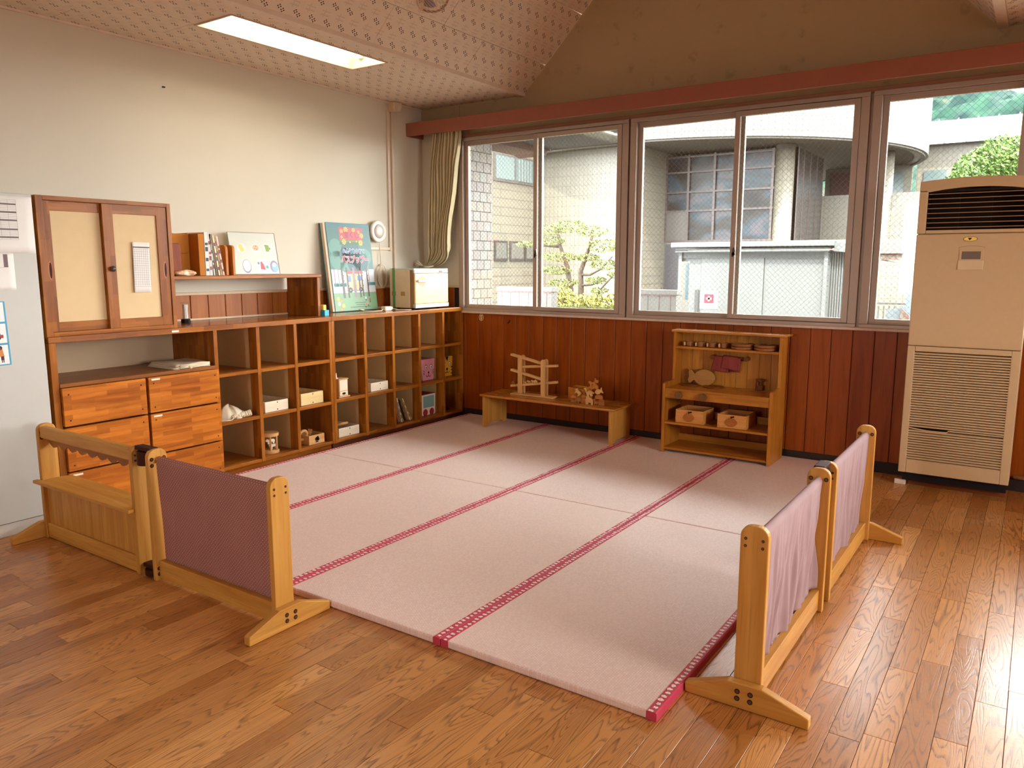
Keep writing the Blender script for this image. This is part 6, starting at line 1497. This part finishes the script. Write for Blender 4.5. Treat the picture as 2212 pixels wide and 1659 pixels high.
    # round tree on the right
    t = thing('round_green_tree', 'bright green round tree above the air conditioner outside', 'tree', (4.0, 9.6, G)); part('trunk', MB().tube([(4.1, 9.7, G), (4.08, 9.7, 1.4), (4.05, 9.7, 2.4)], [.14, .11, .07], 10), tk, t, smooth=True)
    mb = MB()
    for (x, y, z, r, n) in ((3.75, 9.5, 2.85, .48, 1500), (4.25, 9.6, 2.9, .55, 1800), (3.98, 9.4, 3.05, .42, 1300), (3.45, 9.6, 2.62, .32, 800), (4.5, 9.4, 2.6, .5, 1200), (3.9, 9.5, 2.5, .5, 1200)): leaves(mb, (x, y, z), r, r*.8, r*.75, n, .04, rg)
    part('leaf_mass', mb, m_leaf('fresh_leaf', ex((70, 128, 44), .5), ex((170, 208, 96), .6)), t)
    # rusty pergola
    t = thing('rusty_pergola', 'rust-flecked pergola post with pink sheet roof', 'pergola', (3.2, 6, G)); ru = rusty()
    part('roof_sheet', B(2.2, 4.2, 5.95, 7.4, 1.49, 1.612), plain('pink_sheet', ex((232, 190, 184)), .5), t); part('front_beam', B(2.2, 4.2, 5.98, 6.05, 1.405, 1.49), ru, t)
    part('post', B(3.19, 3.262, 5.98, 6.06, G, 1.41), plain('pale_blue_post', ex((190, 208, 230)), .5), t); part('post_sleeve', B(3.185, 3.268, 5.975, 6.065, 1.12, 1.41), ru, t); part('knee_brace', MB().prism([(2.62, 1.45), (3.2, 1.33), (3.2, 1.345), (2.62, 1.466)], 'y', 6.0, 6.03), plain('brace_cream', ex((226, 214, 190)), .5), t)
    t = thing('leaning_panel', 'pale blue leaning panel beside the pergola post', 'panel', (3.1, 5.6, G)); part('panel', MB().prism([(2.99, G), (3.23, G), (3.23, .82), (3.02, .76)], 'y', 5.6, 5.63), plain('pale_blue_panel', ex((196, 212, 222)), .5), t); part('brown_mat', MB().prism([(3.09, G), (3.3, G), (3.3, .70), (3.2, .80)], 'y', 5.56, 5.6), ru, t)
    # white yard railing
    t = thing('yard_railing', 'white picket railing in the sunlit yard', 'railing', (2.7, 7.6, G)); wr = plain('railing_white', ex((236, 232, 222)), .5)
    for z in (.74, .42, .1): part('rail', B(2.0, 3.6, 7.6, 7.63, z, z+.03), wr, t)
    for i in range(22): part('picket', B(2.02+.073*i, 2.045+.073*i, 7.59, 7.6, G, .72), wr, t)
def m_lobby():
    k = Mat('reflecting_lobby_glass', .25, .12); x, y, z = k.xyz(k.pos())
    n = k.noise(k.vec(k.math('MULTIPLY', x, .8), k.math('MULTIPLY', z, 1.6), 0), 1.4, 3, .55, .8)
    k.col(k.ramp(n, [(.30, C4(ex((62, 56, 54), .3))), (.46, C4(ex((104, 94, 88), .3))), (.54, C4(ex((92, 116, 132), .35))), (.6, C4(ex((146, 138, 146), .35))), (.7, C4(ex((104, 106, 98), .3)))])); return k.m
def m_drum(cx, cy, r):
    k = Mat('drum_tile', .5, .4); x, y, z = k.xyz(k.pos())
    a = k.math('MULTIPLY', k.math('ARCTAN2', k.math('SUBTRACT', y, cy), k.math('SUBTRACT', x, cx)), r)
    br = k.n('TexBrick', {'Vector': k.vec(a, z), 'Color1': C4(ex((226, 216, 196), .2)), 'Color2': C4(ex((220, 208, 186), .2)), 'Mortar': C4(ex((150, 140, 126), .2)), 'Scale': 1.0, 'Mortar Size': .009, 'Brick Width': .12, 'Row Height': .24}, offset=0.0)
    k.col(br.outputs[0]); return k.m
def rusty():
    k = Mat('flaking_rust', .8, .2); f = k.noise(k.pos(), 22, 3); k.col(k.ramp(f, [(.45, C4(ex((214, 200, 190)))), (.55, C4(ex((176, 122, 96)))), (.62, C4(ex((206, 186, 176))))])); return k.m
build_outside()
bpy.data.objects.remove(_fo, do_unlink=True)
